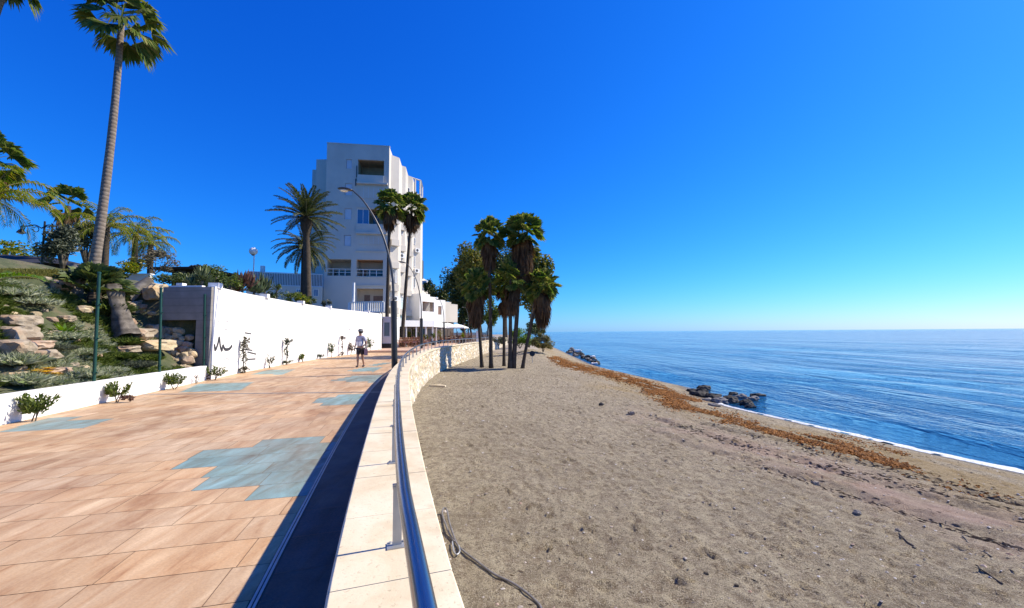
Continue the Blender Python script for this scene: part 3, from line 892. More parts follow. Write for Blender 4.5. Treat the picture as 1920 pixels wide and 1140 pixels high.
def trunk_mat(name, a, b_, ring):
    m, nt, b = newmat(name); v = coords(nt)
    wv = N(nt, 'ShaderNodeTexWave', bands_direction='Z'); wv.inputs['Scale'].default_value = ring; wv.inputs['Distortion'].default_value = 2.5; wv.inputs['Detail'].default_value = 3; L(nt, v, wv.inputs['Vector'])
    f = noise_n(nt, v, 6, 5, .65)
    c = ramp(nt, f, [(.3, a), (.7, b_)]); c = mixc(nt, ramp(nt, wv.outputs['Fac'], [(.05, .5), (.3, 0)]), c, tuple(x * .5 for x in a))
    L(nt, c, b.inputs['Base Color']); b.inputs['Roughness'].default_value = .9; b.inputs['Specular IOR Level'].default_value = .15
    hh = mixc(nt, .4, wv.outputs['Fac'], f); bump(nt, b, hh, .4, .03); return m
M['palm_trunk'] = trunk_mat('grey_palm_trunk', (.15, .12, .095), (.28, .235, .19), 2.2)
M['dark_trunk'] = trunk_mat('dark_palm_trunk', (.05, .04, .03), (.11, .088, .065), 3.5)
M['bark'] = trunk_mat('tree_bark', (.09, .075, .055), (.19, .16, .12), 1.0)
M['grey_wood'] = trunk_mat('weathered_wood', (.13, .115, .10), (.27, .245, .215), .35)

def frame(d):
    d = d.normalized(); up = Vector((0, 0, 1))
    s = d.cross(up)
    if s.length < .05: s = Vector((1, 0, 0))
    s.normalize(); return d, s, s.cross(d).normalized()
def fan_leaf(mb, p, d, pet, br, rnd, nseg=22, droop=.35, spread=88, m=0):
    d, s, u = frame(d)
    roll = rnd.uniform(-.5, .5); s2 = s * math.cos(roll) + u * math.sin(roll); u2 = u * math.cos(roll) - s * math.sin(roll)
    sag = Vector((0, 0, -1))
    e = p + d * pet + sag * pet * .1
    w = s2 * .018 * (br / .9)
    mb.add([p - w, p + w, e + w * .6, e - w * .6], [(0, 1, 2, 3)], m)
    hinge = rnd.uniform(.15, .55) * (1.1 if d.z < .1 else .12)
    d2 = (d + sag * hinge).normalized(); d2, s3, u3 = frame(d2)
    roll = rnd.uniform(-.9, .9); s2 = s3 * math.cos(roll) + u3 * math.sin(roll); u2 = u3 * math.cos(roll) - s3 * math.sin(roll); d = d2
    for k in range(nseg):
        a = R(-spread + 2 * spread * (k + .5) / nseg + rnd.uniform(-2, 2))
        ln = br * (.62 + .38 * math.cos(a * .8)) * rnd.uniform(.88, 1.08)
        dr = d * math.cos(a) + s2 * math.sin(a) + u2 * (.22 * abs(math.sin(a)))
        dr.normalize()
        wd = br * 1.7 * R(spread * 2) / nseg * .40
        t = dr.cross(u2).normalized() * wd
        fold = u2 * (.012 if k % 2 else -.012)
        m1 = e + dr * ln * .6 + sag * droop * ln * .10 + fold
        tip = e + dr * ln * .93 + sag * droop * ln * (.5 + .45 * rnd.random())
        mb.add([e, m1 - t, tip, m1 + t], [(0, 1, 2, 3)], m)
def fan_crown(mb, c, rad, n, rnd, lo=-35, hi=82, droop=.4, nseg=20, axis=Vector((0, 0, 1))):
    for k in range(n):
        az = k * 2.39996 + rnd.uniform(-.25, .25); t = (k + .5) / n
        el = R(hi + (lo - hi) * t ** 1.15 + rnd.uniform(-8, 8))
        d = Vector((math.cos(az) * math.cos(el), math.sin(az) * math.cos(el), math.sin(el)))
        sc = rnd.uniform(.85, 1.08) * (1 if el > -.2 else .92)
        fan_leaf(mb, c + Vector((0, 0, .15 * rad * (1 - t) - .1 * rad)), d, rad * .50 * sc, rad * .52 * sc, rnd, nseg, droop)
def fan_fill(mb, c, rad, n, rnd, nseg=14):
    for k in range(n):
        az = rnd.uniform(0, 6.28); el = R(rnd.uniform(-40, 75)); sc = rnd.uniform(.55, .8)
        d = Vector((math.cos(az) * math.cos(el), math.sin(az) * math.cos(el), math.sin(el)))
        fan_leaf(mb, c + Vector((0, 0, rnd.uniform(-.15, .12) * rad)), d, rad * .42 * sc, rad * .56 * sc, rnd, nseg, .25)
def fan_skirt(mb, c, rad, length, n, rnd, wide=.5):
    for k in range(n):
        az = k * 2.39996 + rnd.uniform(-.3, .3); t = rnd.random()
        el = R(-48 - 38 * t + rnd.uniform(-6, 6))
        d = Vector((math.cos(az) * math.cos(el), math.sin(az) * math.cos(el), math.sin(el)))
        p = c + Vector((0, 0, -length * t * .72 - .05 * rad))
        fan_leaf(mb, p, d, rad * .30 * wide / .5, rad * .46, rnd, 14, .95, 52)
def bent(base, top, bow, n=14):
    base, top = Vector(base), Vector(top); out = []
    for i in range(n + 1):
        t = i / n; p = base.lerp(top, t); out.append(p + Vector(bow) * (4 * t * (1 - t))); 
    return out
def fan_palm(base, top, rb, rt, rad, n, lab, seed, skirt=0, skirt_n=0, group=None, trunk='palm_trunk', bow=(0, 0, 0), lo=-35, nseg=20, droop=.4, flare=1.35, fill=0):
    rnd = random.Random(seed)
    e = empty('fan_palm', base, lab, 'palm tree', group)
    P = bent(base, top, bow, 16)
    mb = MB(); rr = []
    for i in range(len(P)):
        t = i / (len(P) - 1); r = rb + (rt - rb) * t; r *= 1 + (flare - 1) * math.exp(-t * 14); rr.append(r * (1 + .02 * math.sin(i * 2.1)))
    P[-1] = P[-1] - Vector((0, 0, .1 * rad)); mb.tube(P, rr, 14); mb.build('trunk', M[trunk], e, smooth=True)
    mb = MB(); fan_crown(mb, Vector(top), rad, n, rnd, lo, nseg=nseg, droop=droop); fan_fill(mb, Vector(top), rad, int(n * fill), rnd); mb.build('crown', M['fan_leaf'], e)
    if skirt:
        mb = MB(); fan_skirt(mb, Vector(top), rad, skirt, skirt_n, rnd); mb.build('dead_fronds', M['fan_dry'], e)
    return e
def frond(mb, p, az, el, ln, rnd, arch=1.0, nl=34, ll=.42, lw=.022, hang=.25, m=0, twist=0):
    # rachis as an arc bending down under its weight
    pts = []; cur = Vector(p); e = el; ds = ln / 12
    for i in range(13):
        pts.append(cur.copy())
        cur = cur + Vector((math.cos(az) * math.cos(e), math.sin(az) * math.cos(e), math.sin(e))) * ds
        e -= arch * (.05 + .11 * (i / 12)) * (1 + .1 * rnd.uniform(-1, 1))
    mb.tube(pts, [.03 * ln / 3 * (1 - .9 * i / 12) + .004 for i in range(13)], 4, 1, cap=False)
    side0 = Vector((-math.sin(az), math.cos(az), 0))
    for k in range(nl):
        t = .10 + .88 * k / nl; f = t * 12; i = min(11, int(f)); q = pts[i].lerp(pts[i + 1], f - i); tg = (pts[i + 1] - pts[i]).normalized()
        up = side0.cross(tg).normalized() * -1
        if up.z < 0: up = -up
        l = ln * ll * (math.sin(math.pi * (.12 + .83 * t)) ** .7) * .36 * rnd.uniform(.85, 1.1)
        for sgn in (-1, 1):
            d = (side0 * sgn * .85 + tg * .65 + up * rnd.uniform(.1, .5)).normalized()
            w = tg * lw * ln * .35
            tip = q + d * l + Vector((0, 0, -hang * l * rnd.uniform(.6, 1.4)))
            md = q + d * l * .5 + up * .01
            mb.add([q, md - w, tip, md + w], [(0, 1, 2, 3)], m)
def feather_crown(mb, c, rad, n, rnd, lo=-30, hi=85, arch=1.0, nl=34, ll=.42, lw=.022, hang=.25):
    for k in range(n):
        t = (k + .5) / n; az = k * 2.39996 + rnd.uniform(-.2, .2)
        el = R(hi + (lo - hi) * t + rnd.uniform(-6, 6))
        frond(mb, c, az, el, rad * rnd.uniform(.9, 1.1), rnd, arch * (1.15 if t < .5 else .9), nl, ll, lw, hang)
def leaf_cloud(mb, c, r, n, size, rnd, clumps=14, fill=.5, m=0, flat=1.0):
    # leaves gathered in clumps through an uneven volume
    c = Vector(c); cl = []
    for k in range(clumps):
        while True:
            v = Vector((rnd.uniform(-1, 1), rnd.uniform(-1, 1), rnd.uniform(-1, 1)))
            if .25 < v.length < 1: break
        v = v * (.55 + .45 * rnd.random()) * .86
        cl.append((Vector((v.x * r[0], v.y * r[1], v.z * r[2])), rnd.uniform(.2, .42)))
    for k in range(n):
        o, cr = cl[rnd.randrange(clumps)]
        v = Vector((rnd.gauss(0, 1), rnd.gauss(0, 1), rnd.gauss(0, 1))); v = v.normalized() * (rnd.random() ** .45) * cr
        p = c + o + Vector((v.x * r[0], v.y * r[1], v.z * r[2] * flat))
        d = Vector((rnd.gauss(0, 1), rnd.gauss(0, 1), rnd.gauss(0, .7))).normalized(); s = d.cross(Vector((rnd.gauss(0, 1), rnd.gauss(0, 1), rnd.gauss(0, 1)))).normalized()
        l = size * rnd.uniform(.6, 1.3); wd = l * .42
        mb.add([p - d * l * .5, p + s * wd * .5, p + d * l * .5, p - s * wd * .5], [(0, 1, 2, 3)], m)
    return [c + o for o, q in cl]
def broad_tree(base, c, r, n, size, mat, lab, seed, name='tree', cat='tree', group=None, rt=.22, clumps=18, limbs=7, second=None):
    rnd = random.Random(seed); e = empty(name, base, lab, cat, group); base = Vector(base)
    mb = MB(); spots = leaf_cloud(mb, c, r, n, size, rnd, clumps); mb.build('crown', mat, e)
    mb2 = MB(); fork = base.lerp(Vector(c), .55)
    mb2.tube(bent(base, fork, (rnd.uniform(-.2, .2), rnd.uniform(-.2, .2), 0), 6), [rt * (1.25 - .1 * i) if i < 3 else rt * (1 - .06 * i) for i in range(7)], 9)
    for s in spots[:limbs]:
        mid = fork.lerp(s, .5) + Vector((0, 0, .12 * r[2])); mb2.tube([fork, mid, s], [rt * .55, rt * .33, rt * .1], 6)
    mb2.build('trunk', M['bark'], e, smooth=True); return e
def tuft(mb, p, h, n, rnd, spread=.8, w=.02, m=0):
    for k in range(n):
        az = rnd.uniform(0, 6.28); t = rnd.uniform(.15, spread); l = h * rnd.uniform(.6, 1.15)
        d = Vector((math.cos(az) * t, math.sin(az) * t, 1)).normalized(); s = Vector((-math.sin(az), math.cos(az), 0)) * w
        b = p + Vector((math.cos(az), math.sin(az), 0)) * rnd.uniform(0, .12 * h)
        md = b + d * l * .55; tip = b + d * l + Vector((math.cos(az) * .2 * l * t, math.sin(az) * .2 * l * t, -.18 * l * t))
        mb.add([b - s * .6, b + s * .6, md + s, tip, md - s], [(0, 1, 2, 3, 4)], m)
def rosette(mb, p, r, n, rnd, w=.07, m=0):
    for k in range(n):
        az = k * 2.4 + rnd.uniform(-.2, .2); el = R(rnd.uniform(15, 80)); l = r * rnd.uniform(.75, 1.1)
        h = Vector((math.cos(az), math.sin(az), 0)); s = Vector((-h.y, h.x, 0)) * w * r
        d = (h * math.cos(el) + Vector((0, 0, math.sin(el)))); md = p + d * l * .5; tip = p + d * l + Vector((0, 0, .12 * l)) - h * .1 * l
        mb.add([p - s * .7, p + s * .7, md + s, tip, md - s, md - Vector((0, 0, s.length * .7))], [(0, 1, 2, 5), (5, 2, 3), (0, 5, 4), (5, 3, 4)], m)
def plant(name, p, lab, cat, group, parts):
    e = empty(name, p, lab, cat, group)
    for (pn, mat, fn) in parts:
        mb = MB(); fn(mb); mb.build(pn, mat, e)
    return e
# ------------------------------------------------------------------ palms of the garden
pb = on_ground(172, 512)
pb = at_y(172, 512, 14.6); print('big palm base', pb, hill_z(pb.x, pb.y))
tb = at_y(228, 38, pb.y)
fan_palm((pb.x, pb.y, pb.z - .6), tb, .155, .092, 1.58, 28, 'very tall fan palm with a bare grey ringed trunk leaning slightly over the garden', 21, 0, 0, 'fan palms of the garden', bow=(.12, 0, 0), lo=-58, nseg=26, droop=.5)
t = at_y(22, -62, pb.y + 1.5); b = at_y(-190, 520, pb.y + 1.5)
fan_palm((b.x, b.y, 3.3), t, .2, .12, 1.62, 26, 'fan palm showing only its hanging leaf tips at the top corner', 22, 0, 0, 'fan palms of the garden', lo=-58, nseg=22, droop=.5)
y = 21
t = at_y(-12, 296, y); b = at_y(-30, 520, y)
fan_palm((b.x, b.y, 3.3), t, .2, .13, 1.7, 26, 'bushy fan palm half cut off by the edge, above the arching feather fronds', 23, .8, 12, 'fan palms of the garden', lo=-45)
y = 27
t = at_y(128, 382, y); b = at_y(120, 520, y)
fan_palm((b.x, b.y, 3.3), t, .19, .15, 1.6, 18, 'small dark fan palm rising behind the olive tree and the old lantern', 24, .3, 6, 'fan palms of the garden', trunk='dark_trunk', lo=-20)
def feather_palm(px_top, px_base, y, rad, n, lab, seed, mat, group=None, lo=-25, hi=80, arch=1.0, rb=.2, rt=.16, zb=3.4, nl=34, ll=.42, hang=.25, trunk='dark_trunk', boss=False, lw=.022, skirt=0):
    rnd = random.Random(seed); top = at_y(px_top[0], px_top[1], y); bs = at_y(px_base[0], px_base[1], y); bs.z = zb
    e = empty('feather_palm', bs, lab, 'palm tree', group)
    mb = MB(); P = bent(bs, top, (0, 0, 0), 10); rr = [rb + (rt - rb) * i / 10 for i in range(11)]
    if boss: rr[-1] = rt * 1.9; rr[-2] = rt * 1.7
    mb.tube(P, rr, 12); mb.build('trunk', M[trunk], e, smooth=True)
    mb = MB(); feather_crown(mb, top, rad, n, rnd, lo, hi, arch, nl, ll, lw, hang); mb.build('crown', [M[mat], M['dry_stem']], e)
    if skirt:
        mb = MB(); feather_crown(mb, top - Vector((0, 0, .1)), rad * .8, skirt, rnd, -75, -40, .8, nl, ll, lw, .5); mb.build('dead_fronds', [M['fan_dry'], M['dry_stem']], e)
    return e
M['dry_stem'] = simple('leaf_stem', (.20, .17, .07), .6, .2, 4, 0)
feather_palm((-18, 372), (-25, 520), 17, 2.7, 20, 'feather palm arching long yellow-green fronds in from the edge above the slope', 31, 'queen_leaf', 'feather palms of the garden', lo=-5, hi=75, arch=1.5, hang=.7, lw=.03, ll=.5)
feather_palm((200, 425), (196, 520), 24, 2.4, 16, 'yellowish feather palm partly hidden behind the tall bare palm trunk', 32, 'queen_leaf', 'feather palms of the garden', lo=-15, hi=75, arch=1.5, hang=.7, lw=.03, ll=.5)
feather_palm((254, 440), (252, 510), 27, 2.2, 20, 'green feather palm with drooping fronds right of the bare palm trunk', 33, 'queen_leaf', 'feather palms of the garden', lo=-30, hi=75, arch=1.5, hang=.7, lw=.034, ll=.5)
feather_palm((283, 455), (283, 510), 29, 1.9, 18, 'smaller feather palm with brown-tipped fronds, beside the bare branched shrubs', 34, 'queen_leaf', 'feather palms of the garden', lo=-40, hi=70, arch=1.5, hang=.7, lw=.034, ll=.5)
# date palms before the tower
feather_palm((574, 408), (578, 552), 31, 2.75, 54, 'stout date palm with a full upper crown in front of the white tower', 41, 'date_leaf', 'date palms before the tower', lo=-18, hi=86, arch=.62, rb=.29, rt=.24, zb=3.2, nl=54, ll=.40, hang=.15, boss=True, lw=.034, trunk='dark_trunk')
feather_palm((572, 462), (570, 556), 34, 2.75, 44, 'lower date palm whose drooping crown spreads behind the stout trunk', 42, 'date_leaf', 'date palms before the tower', lo=-40, hi=60, arch=.9, rb=.28, rt=.26, zb=3.2, nl=54, ll=.40, hang=.2, lw=.034)
# two slender fan palms in front of the sunlit side
y = 40
for (tx, ty, bx, by, sd, lab, rad) in ((731, 383, 725, 598, 51, 'slender fan palm left of its twin, beside the lamp arm and tower corner', 1.9), (772, 388, 753, 604, 52, 'slender leaning fan palm with hanging brown leaves, rightmost at the tower', 2.1)):
    t = at_y(tx, ty, y); b = at_y(bx, by, y)
    fan_palm((b.x, b.y, .1), t, .19, .125, rad, 34, lab, sd, 1.4, 16, 'slender fan palms by the tower', 'dark_trunk', lo=-50, nseg=16, fill=.5)
    y += 2
# ------------------------------------------------------------------ the clump of fan palms on the beach
PG = 'fan palms growing together on the sand'
def beach_palm(bp, tp, rad, n, skirt, sn, lab, seed, rb=.14, y=None, bow=(0, 0, 0), lo=-40):
    b = on_ground(*bp); t = at_y(tp[0], tp[1], b.y + (y or 0))
    return fan_palm((b.x, b.y, b.z - .15), t, rb, rb * .72, rad, n, lab, seed, skirt, sn, PG, 'dark_trunk', bow, lo, 17, .24, 1.35, .7)
beach_palm((921, 690), (917, 440), 1.6, 27, 1.6, 18, 'second tallest beach palm, its crown left of the highest crown', 61)
beach_palm((904, 689), (893, 536), 1.6, 30, 2.2, 40, 'low beach palm with a heavy brown skirt, leftmost trunk of the clump', 62, .13)
beach_palm((945, 687), (945, 535), 1.3, 24, 1.8, 30, 'thin middle beach palm with a short crown over rusty dead leaves', 63, .12)
beach_palm((962, 691), (980, 436), 1.85, 34, 2.8, 56, 'tallest beach palm with a thick brown beard of dead fronds', 64, .17)
beach_palm((979, 691), (1016, 535), 1.6, 32, 2.3, 44, 'beach palm leaning towards the sea, rightmost of the clump', 65, .125, bow=(-.12, 0, 0))
beach_palm((956, 691), (958, 520), 1.5, 24, 2.0, 24, 'short palm hugging the foot of the tallest beach palm', 66, .15)
# ------------------------------------------------------------------ broadleaf trees behind
def px_r(p, y): return p * y / FPX
def tree_px(cpx, cpy, rxp, rzp, y, n, size, mat, lab, seed, base_px=None, zb=-.8, rt=.22, clumps=20, name='tree', cat='tree', group=None, limbs=7, ry=None):
    c = at_y(cpx, cpy, y); bx = base_px or cpx; b = at_y(bx, 640, y); b.z = zb
    return broad_tree(b, c, (px_r(rxp, y), ry or px_r(rxp, y) * .8, px_r(rzp, y)), n, size, M[mat], lab, seed, name, cat, group, rt, clumps, limbs)
TG = 'broadleaf trees behind the beach palms'
tree_px(864, 530, 48, 64, 82, 7600, .62, 'dark_leaf', 'dark evergreen tree right of the low white building', 71, 872, .1, .3, 24, group=TG)
tree_px(888, 508, 58, 70, 76, 10500, .55, 'gold_leaf', 'yellow-topped tree behind the left beach palms', 72, 905, -.6, .26, 22, group=TG)
tree_px(1006, 520, 50, 74, 62, 9500, .75, 'gold_leaf', 'olive and rust coloured tree behind the leaning beach palm', 73, 990, -.9, .24, 22, group=TG)
tree_px(950, 520, 64, 74, 80, 9500, .55, 'dark_leaf', 'dense dark tree filling the gap between the beach palms', 74, 950, -.6, .3, 24, group=TG)
tree_px(832, 548, 32, 34, 86, 3000, .58, 'dark_leaf', 'small dark tree rising over the roof of the low white building', 75, 836, .1, .25, 14, group=TG)
tree_px(880, 590, 34, 36, 84, 2800, .6, 'dark_leaf', 'low shady tree behind the white parasol', 76, 882, -.2, .25, 14, group=TG)
tree_px(805, 540, 16, 26, 90, 1200, .55, 'dark_leaf', 'narrow dark tree squeezed between tower and low building', 77, 806, .1, .25, 9, group=TG)
tree_px(915, 585, 30, 40, 74, 2600, .5, 'bush_leaf', 'lighter green tree low behind the palm trunks', 78, 916, -.4, .2, 14, group=TG)
M['scrub_leaf'] = foliage('coastal_scrub_leaf', [(.10, .11, .03), (.19, .17, .06), (.27, .22, .10), (.12, .14, .03)], .7, .35, .1)
def shrub_px(px, pyb, wp, hp, y, n, size, mat, name, lab, cat, seed, group=None, zb=None, clumps=10):
    b = at_y(px, pyb, y); zb = b.z if zb is None else zb
    h = px_r(hp, y); wd = px_r(wp, y) / 2
    rnd = random.Random(seed); e = empty(name, (b.x, b.y, zb), lab, cat, group)
    mb = MB(); leaf_cloud(mb, (b.x, b.y, zb + h * .5), (wd, wd * .8, h * .52), n, size, rnd, clumps); mb.build('foliage', M[mat], e)
    mb = MB()
    for k in range(5):
        az = rnd.uniform(0, 6.3); mb.tube([(b.x, b.y, zb - .1), (b.x + math.cos(az) * wd * .5, b.y + math.sin(az) * wd * .5, zb + h * .6)], [.03, .012], 5)
    mb.build('stem', M['bark'], e)
    return e
shrub_px(975, 652, 70, 36, 44, 3600, .2, 'grass_leaf', 'shrub', 'bright green shrub on the sand behind the palm trunks', 'shrub', 81, clumps=14)
shrub_px(1018, 659, 52, 38, 42, 4200, .17, 'scrub_leaf', 'shrub', 'rounded grey-green shrub nearest the sea beside the palms', 'shrub', 82, clumps=16)
shrub_px(1000, 642, 54, 40, 50, 3000, .25, 'dark_leaf', 'shrub', 'dark shrub between the leaning palm and the sea horizon', 'shrub', 83, clumps=14)
shrub_px(935, 647, 40, 22, 52, 900, .22, 'olive_leaf', 'shrub', 'low scrub at the end of the rubble wall behind palm trunks', 'shrub', 84)
# ------------------------------------------------------------------ trees and shrubs of the upper garden
UG = 'trees and shrubs along the garden skyline'
tree_px(112, 455, 42, 44, 20, 3800, .17, 'olive_leaf', 'grey-green olive tree beside the black lantern post', 91, 118, 3.2, .12, 20, 'olive_tree', 'tree', UG)
tree_px(160, 440, 30, 40, 24, 2200, .2, 'olive_leaf', 'loose olive tree just left of the tall bare palm trunk', 92, 158, 3.3, .12, 14, 'olive_tree', 'tree', UG)
shrub_px(222, 528, 66, 42, 22, 1500, .16, 'queen_leaf', 'shrub', 'yellow-green shrub at the foot of the bare palm trunk', 'shrub', 93, UG)
shrub_px(290, 512, 100, 50, 25, 1700, .15, 'dusty_leaf', 'shrub', 'dry brown brushy shrub under the feather palms', 'shrub', 94, UG, clumps=16)
shrub_px(250, 515, 60, 36, 23, 900, .15, 'gold_leaf', 'shrub', 'ochre shrub above the white parapet strip', 'shrub', 95, UG)
shrub_px(397, 535, 66, 46, 24, 2600, .14, 'bush_leaf', 'shrub', 'domed green bush in front of the dark roof, behind the concrete wall', 'bush', 96, UG, clumps=26)
shrub_px(20, 500, 120, 48, 30, 1700, .25, 'queen_leaf', 'shrub', 'ochre green bank of bushes behind the dark flat roof', 'bush', 97, UG, clumps=18)
shrub_px(372, 516, 60, 24, 30, 700, .2, 'dusty_leaf', 'shrub', 'twiggy brown bush over the dark pavilion', 'bush', 98, UG)
# planting on top of the tall white wall
WG = 'planting along the top of the white wall'
def on_top(px, back=.7):
    p, n, t = on_wall(px, 600); return Vector((p.x, p.y, 0)) - n * (.3 + back) + Vector((0, 0, zt - .03))
tops = [(424, 36, 'bush_leaf', 'r', 'small upright bush at the near end on the white wall top'), (447, 38, 'dark_leaf', 'b', 'dark bushy clump on the white wall, left of the globe lamp'),
        (470, 40, 'bush_leaf', 'b', 'leafy bush on the white wall beneath the globe lamp'), (490, 40, 'red_leaf', 'r', 'reddish spiky plant on the white wall beside the globe lamp'),
        (510, 30, 'dark_leaf', 'r', 'dark spiky plant on the white wall, right of the globe lamp'), (528, 40, 'bush_leaf', 'r', 'tall green aloe on the white wall before the blue shaded house'),
        (548, 34, 'dark_leaf', 'b', 'low dark shrub on the white wall, left of the date palm'), (572, 24, 'bush_leaf', 'b', 'green shrub at the foot of the date palms on the wall'),
        (590, 24, 'queen_leaf', 'b', 'yellowish shrub on the wall, right of the date palm trunk'), (604, 18, 'dark_leaf', 'b', 'small dark shrub on the wall before the shaded tower base'),
        (632, 16, 'olive_leaf', 'b', 'grey shrub on the wall near the white balustrade')]
sd = 200
for px, hp, mat, kd, lab in tops:
    p = on_top(px, .55); h = 1.25 * hp * p.y / FPX; sd += 1; rnd = random.Random(sd)
    if kd == 'r':
        def fn(mb, p=p, h=h, rnd=rnd):
            for q in range(4):
                rosette(mb, p + Vector((rnd.uniform(-.35, .35), rnd.uniform(-.3, .3), h * rnd.uniform(.1, .5))), h * .6, 18, rnd, .09)
        e = plant('succulent', p, lab, 'plant', WG, [('leaves', M['aloe_leaf'] if mat != 'red_leaf' else M['red_leaf'], fn), ('stem', M['bark'], lambda mb, p=p, h=h: mb.tube([p - Vector((0, 0, .2)), p + Vector((0, 0, h * .5))], .05, 6))])
    else:
        plant('shrub', p, lab, 'shrub', WG, [('foliage', M[mat], lambda mb, p=p, h=h, rnd=rnd: leaf_cloud(mb, p + Vector((0, 0, h * .5)), (h * .62, h * .5, h * .55), 420, .14, rnd, 9)),
                                             ('stem', M['bark'], lambda mb, p=p, h=h: mb.tube([p - Vector((0, 0, .2)), p + Vector((0, 0, h * .6))], .03, 6))])
# ------------------------------------------------------------------ rocks
def rock_mat(name, a, b_, stain):
    m, nt, b = newmat(name); v = coords(nt); f = noise_n(nt, v, 3.5, 7, .65); g = noise_n(nt, v, 1.1, 4, .6)
    c = ramp(nt, f, [(.3, tuple(x * .6 for x in a)), (.45, a), (.7, b_)]); c = mixc(nt, ramp(nt, g, [(.52, 0), (.66, .8)]), c, stain)
    L(nt, c, b.inputs['Base Color']); b.inputs['Roughness'].default_value = .9; b.inputs['Specular IOR Level'].default_value = .2
    bump(nt, b, f, .7, .06); return m
M['limestone'] = rock_mat('pale_limestone', (.27, .22, .16), (.42, .36, .275), (.42, .26, .15))
M['limestone_red'] = rock_mat('russet_rock', (.33, .22, .15), (.50, .40, .30), (.36, .17, .09))
M['limestone_gold'] = rock_mat('ochre_rubble', (.42, .33, .20), (.58, .49, .34), (.48, .29, .12))
M['sea_rock'] = rock_mat('wet_sea_rock', (.035, .034, .032), (.10, .095, .085), (.16, .14, .11))
M['sea_rock_pale'] = rock_mat('sea_rock_dry', (.20, .185, .165), (.36, .33, .29), (.10, .09, .08))
def rock(name, loc, size, rz, seed, mat, lab, cat='rock', group=None, sub=3, tilt=(0, 0)):
    bm = bmesh.new(); bmesh.ops.create_icosphere(bm, subdivisions=sub, radius=1)
    o3 = Vector((seed * 3.7, seed * 1.3, seed * .7))
    for v in bm.verts:
        n = v.co.normalized(); k = 1 + .34 * noise.noise(n * 1.2 + o3) + .24 * noise.noise(n * 2.6 + o3) + .14 * noise.noise(n * 5.5 + o3) + .06 * noise.noise(n * 12 + o3)
        q = n * k
        for ax in range(3):      # squarish faces
            lim = (9 if mat.startswith('sea') else (.82, .82, .72)[ax]) * (1 + .22 * noise.noise(n * 2.1 + o3 * 2)); q[ax] = max(-lim, min(lim, q[ax]))
        v.co = Vector((q.x * size[0] / 1.95, q.y * size[1] / 1.95, q.z * size[2] / 1.55))
    me = bpy.data.meshes.new(name); bm.to_mesh(me); bm.free(); me.materials.append(M[mat])
    o = bpy.data.objects.new(name, me); C.objects.link(o); o.location = loc; o.rotation_euler = (tilt[0], tilt[1], rz)
    return tag(o, lab, cat, group)
def rock_px(px, pyb, wp, hp, mat, lab, seed, group, depth=1.0, lift=.3, f=None, name='rock'):
    p = on_ground(px, pyb, f=f); wd = wp * p.y / FPX; h = hp * p.y / FPX
    return rock(name, (p.x, p.y + wd * depth * .25, p.z + h * lift), (wd, wd * depth, h), .2 * math.sin(seed), seed, mat, lab, 'rock', group)
G1 = 'big stacked boulders on the slope'
big = [(15, 612, 66, 24, 'limestone', 'flat reddish slab topmost of the stacked boulders'), (18, 640, 62, 32, 'limestone', 'pale boulder second from the top of the stack'),
       (40, 655, 70, 18, 'limestone_red', 'russet boulder wedged in the middle of the stack'), (10, 668, 62, 34, 'limestone', 'whitish boulder low in the stack by the edge'),
       (55, 676, 62, 22, 'limestone', 'long pale boulder at the foot of the stack'), (50, 642, 26, 20, 'limestone_red', 'small brown boulder in the stack beside the pale one')]
for k, (px, pyb, wp_, hp, mt_, lab) in enumerate(big): rock_px(px, pyb, wp_, hp, mt_, lab, 300 + k, G1, .9, .42)
single = [(265, 655, 76, 22, 'limestone_gold', 'long cream ledge rock between the first two fence posts', 320), (225, 660, 44, 14, 'limestone', 'flat grey rock left of the long cream ledge', 321),
          (262, 588, 24, 18, 'limestone_gold', 'bright cream rock high on the bank under the log', 322), (238, 583, 30, 24, 'limestone', 'pale rock beside the thick grey stump', 323),
          (284, 557, 42, 34, 'limestone_gold', 'heap-like stone block beneath the fallen log', 324), (148, 584, 30, 14, 'limestone_gold', 'orange rock in the dark hollow left of the fence post', 325),
          (104, 541, 36, 22, 'limestone', 'pair of pale stones below the lawn edge', 326), (82, 528, 18, 12, 'limestone', 'small white stone at the lawn edge', 327),
          (118, 602, 26, 14, 'limestone', 'half-buried stone above the bright green plant', 328), (246, 634, 52, 24, 'limestone', 'grey boulder under the thick stump', 329),
          (236, 612, 22, 20, 'limestone_red', 'dark red stone at the foot of the stump', 330), (284, 632, 30, 30, 'limestone', 'tall grey rock left of the second fence post', 331),
          (85, 700, 50, 12, 'limestone_red', 'low brown stone among the yellow flowers', 332), (130, 690, 18, 12, 'limestone', 'small pale stone right of the yellow flowers', 333), (20, 706, 34, 10, 'limestone_gold', 'flat tan stone at the near edge of the flower bed', 334)]
for px, pyb, wp_, hp, mt_, lab, s in single: rock_px(px, pyb, wp_, hp, mt_, lab, s, 'single rocks on the garden bank')
# rubble heap in the concrete recess
rnd = random.Random(4); k = 0
for rowi in range(7):
    for c in range(6 - rowi // 3):
        px = 306 + c * 11 + rnd.uniform(-3, 3) + (4 if rowi % 2 else 0); pyb = 690 - rowi * 11 + rnd.uniform(-3, 3)
        y = g1.y - .42 + .13 * rowi + rnd.uniform(-.05, .05)
        if px > 362: continue
        p = at_y(px, pyb, y); s = rnd.uniform(.24, .38)
        rock('rock', (p.x, p.y, p.z + .04), (s * 1.15, s, s * .8), rnd.uniform(0, 3), 400 + k, rnd.choice(('limestone_gold', 'limestone_gold', 'limestone', 'limestone_red')),
             'ochre rubble stone heaped in the recess of the grey concrete wall', 'rock', 'rubble stones heaped in the concrete recess', 2, (rnd.uniform(-.4, .4), rnd.uniform(-.4, .4))); k += 1
p = at_y(325, 618, g1.y + .4); rock('rock', p, (.75, .4, .16), .1, 480, 'limestone_gold', 'flat ochre slab lying on top of the rubble in the recess', 'rock')
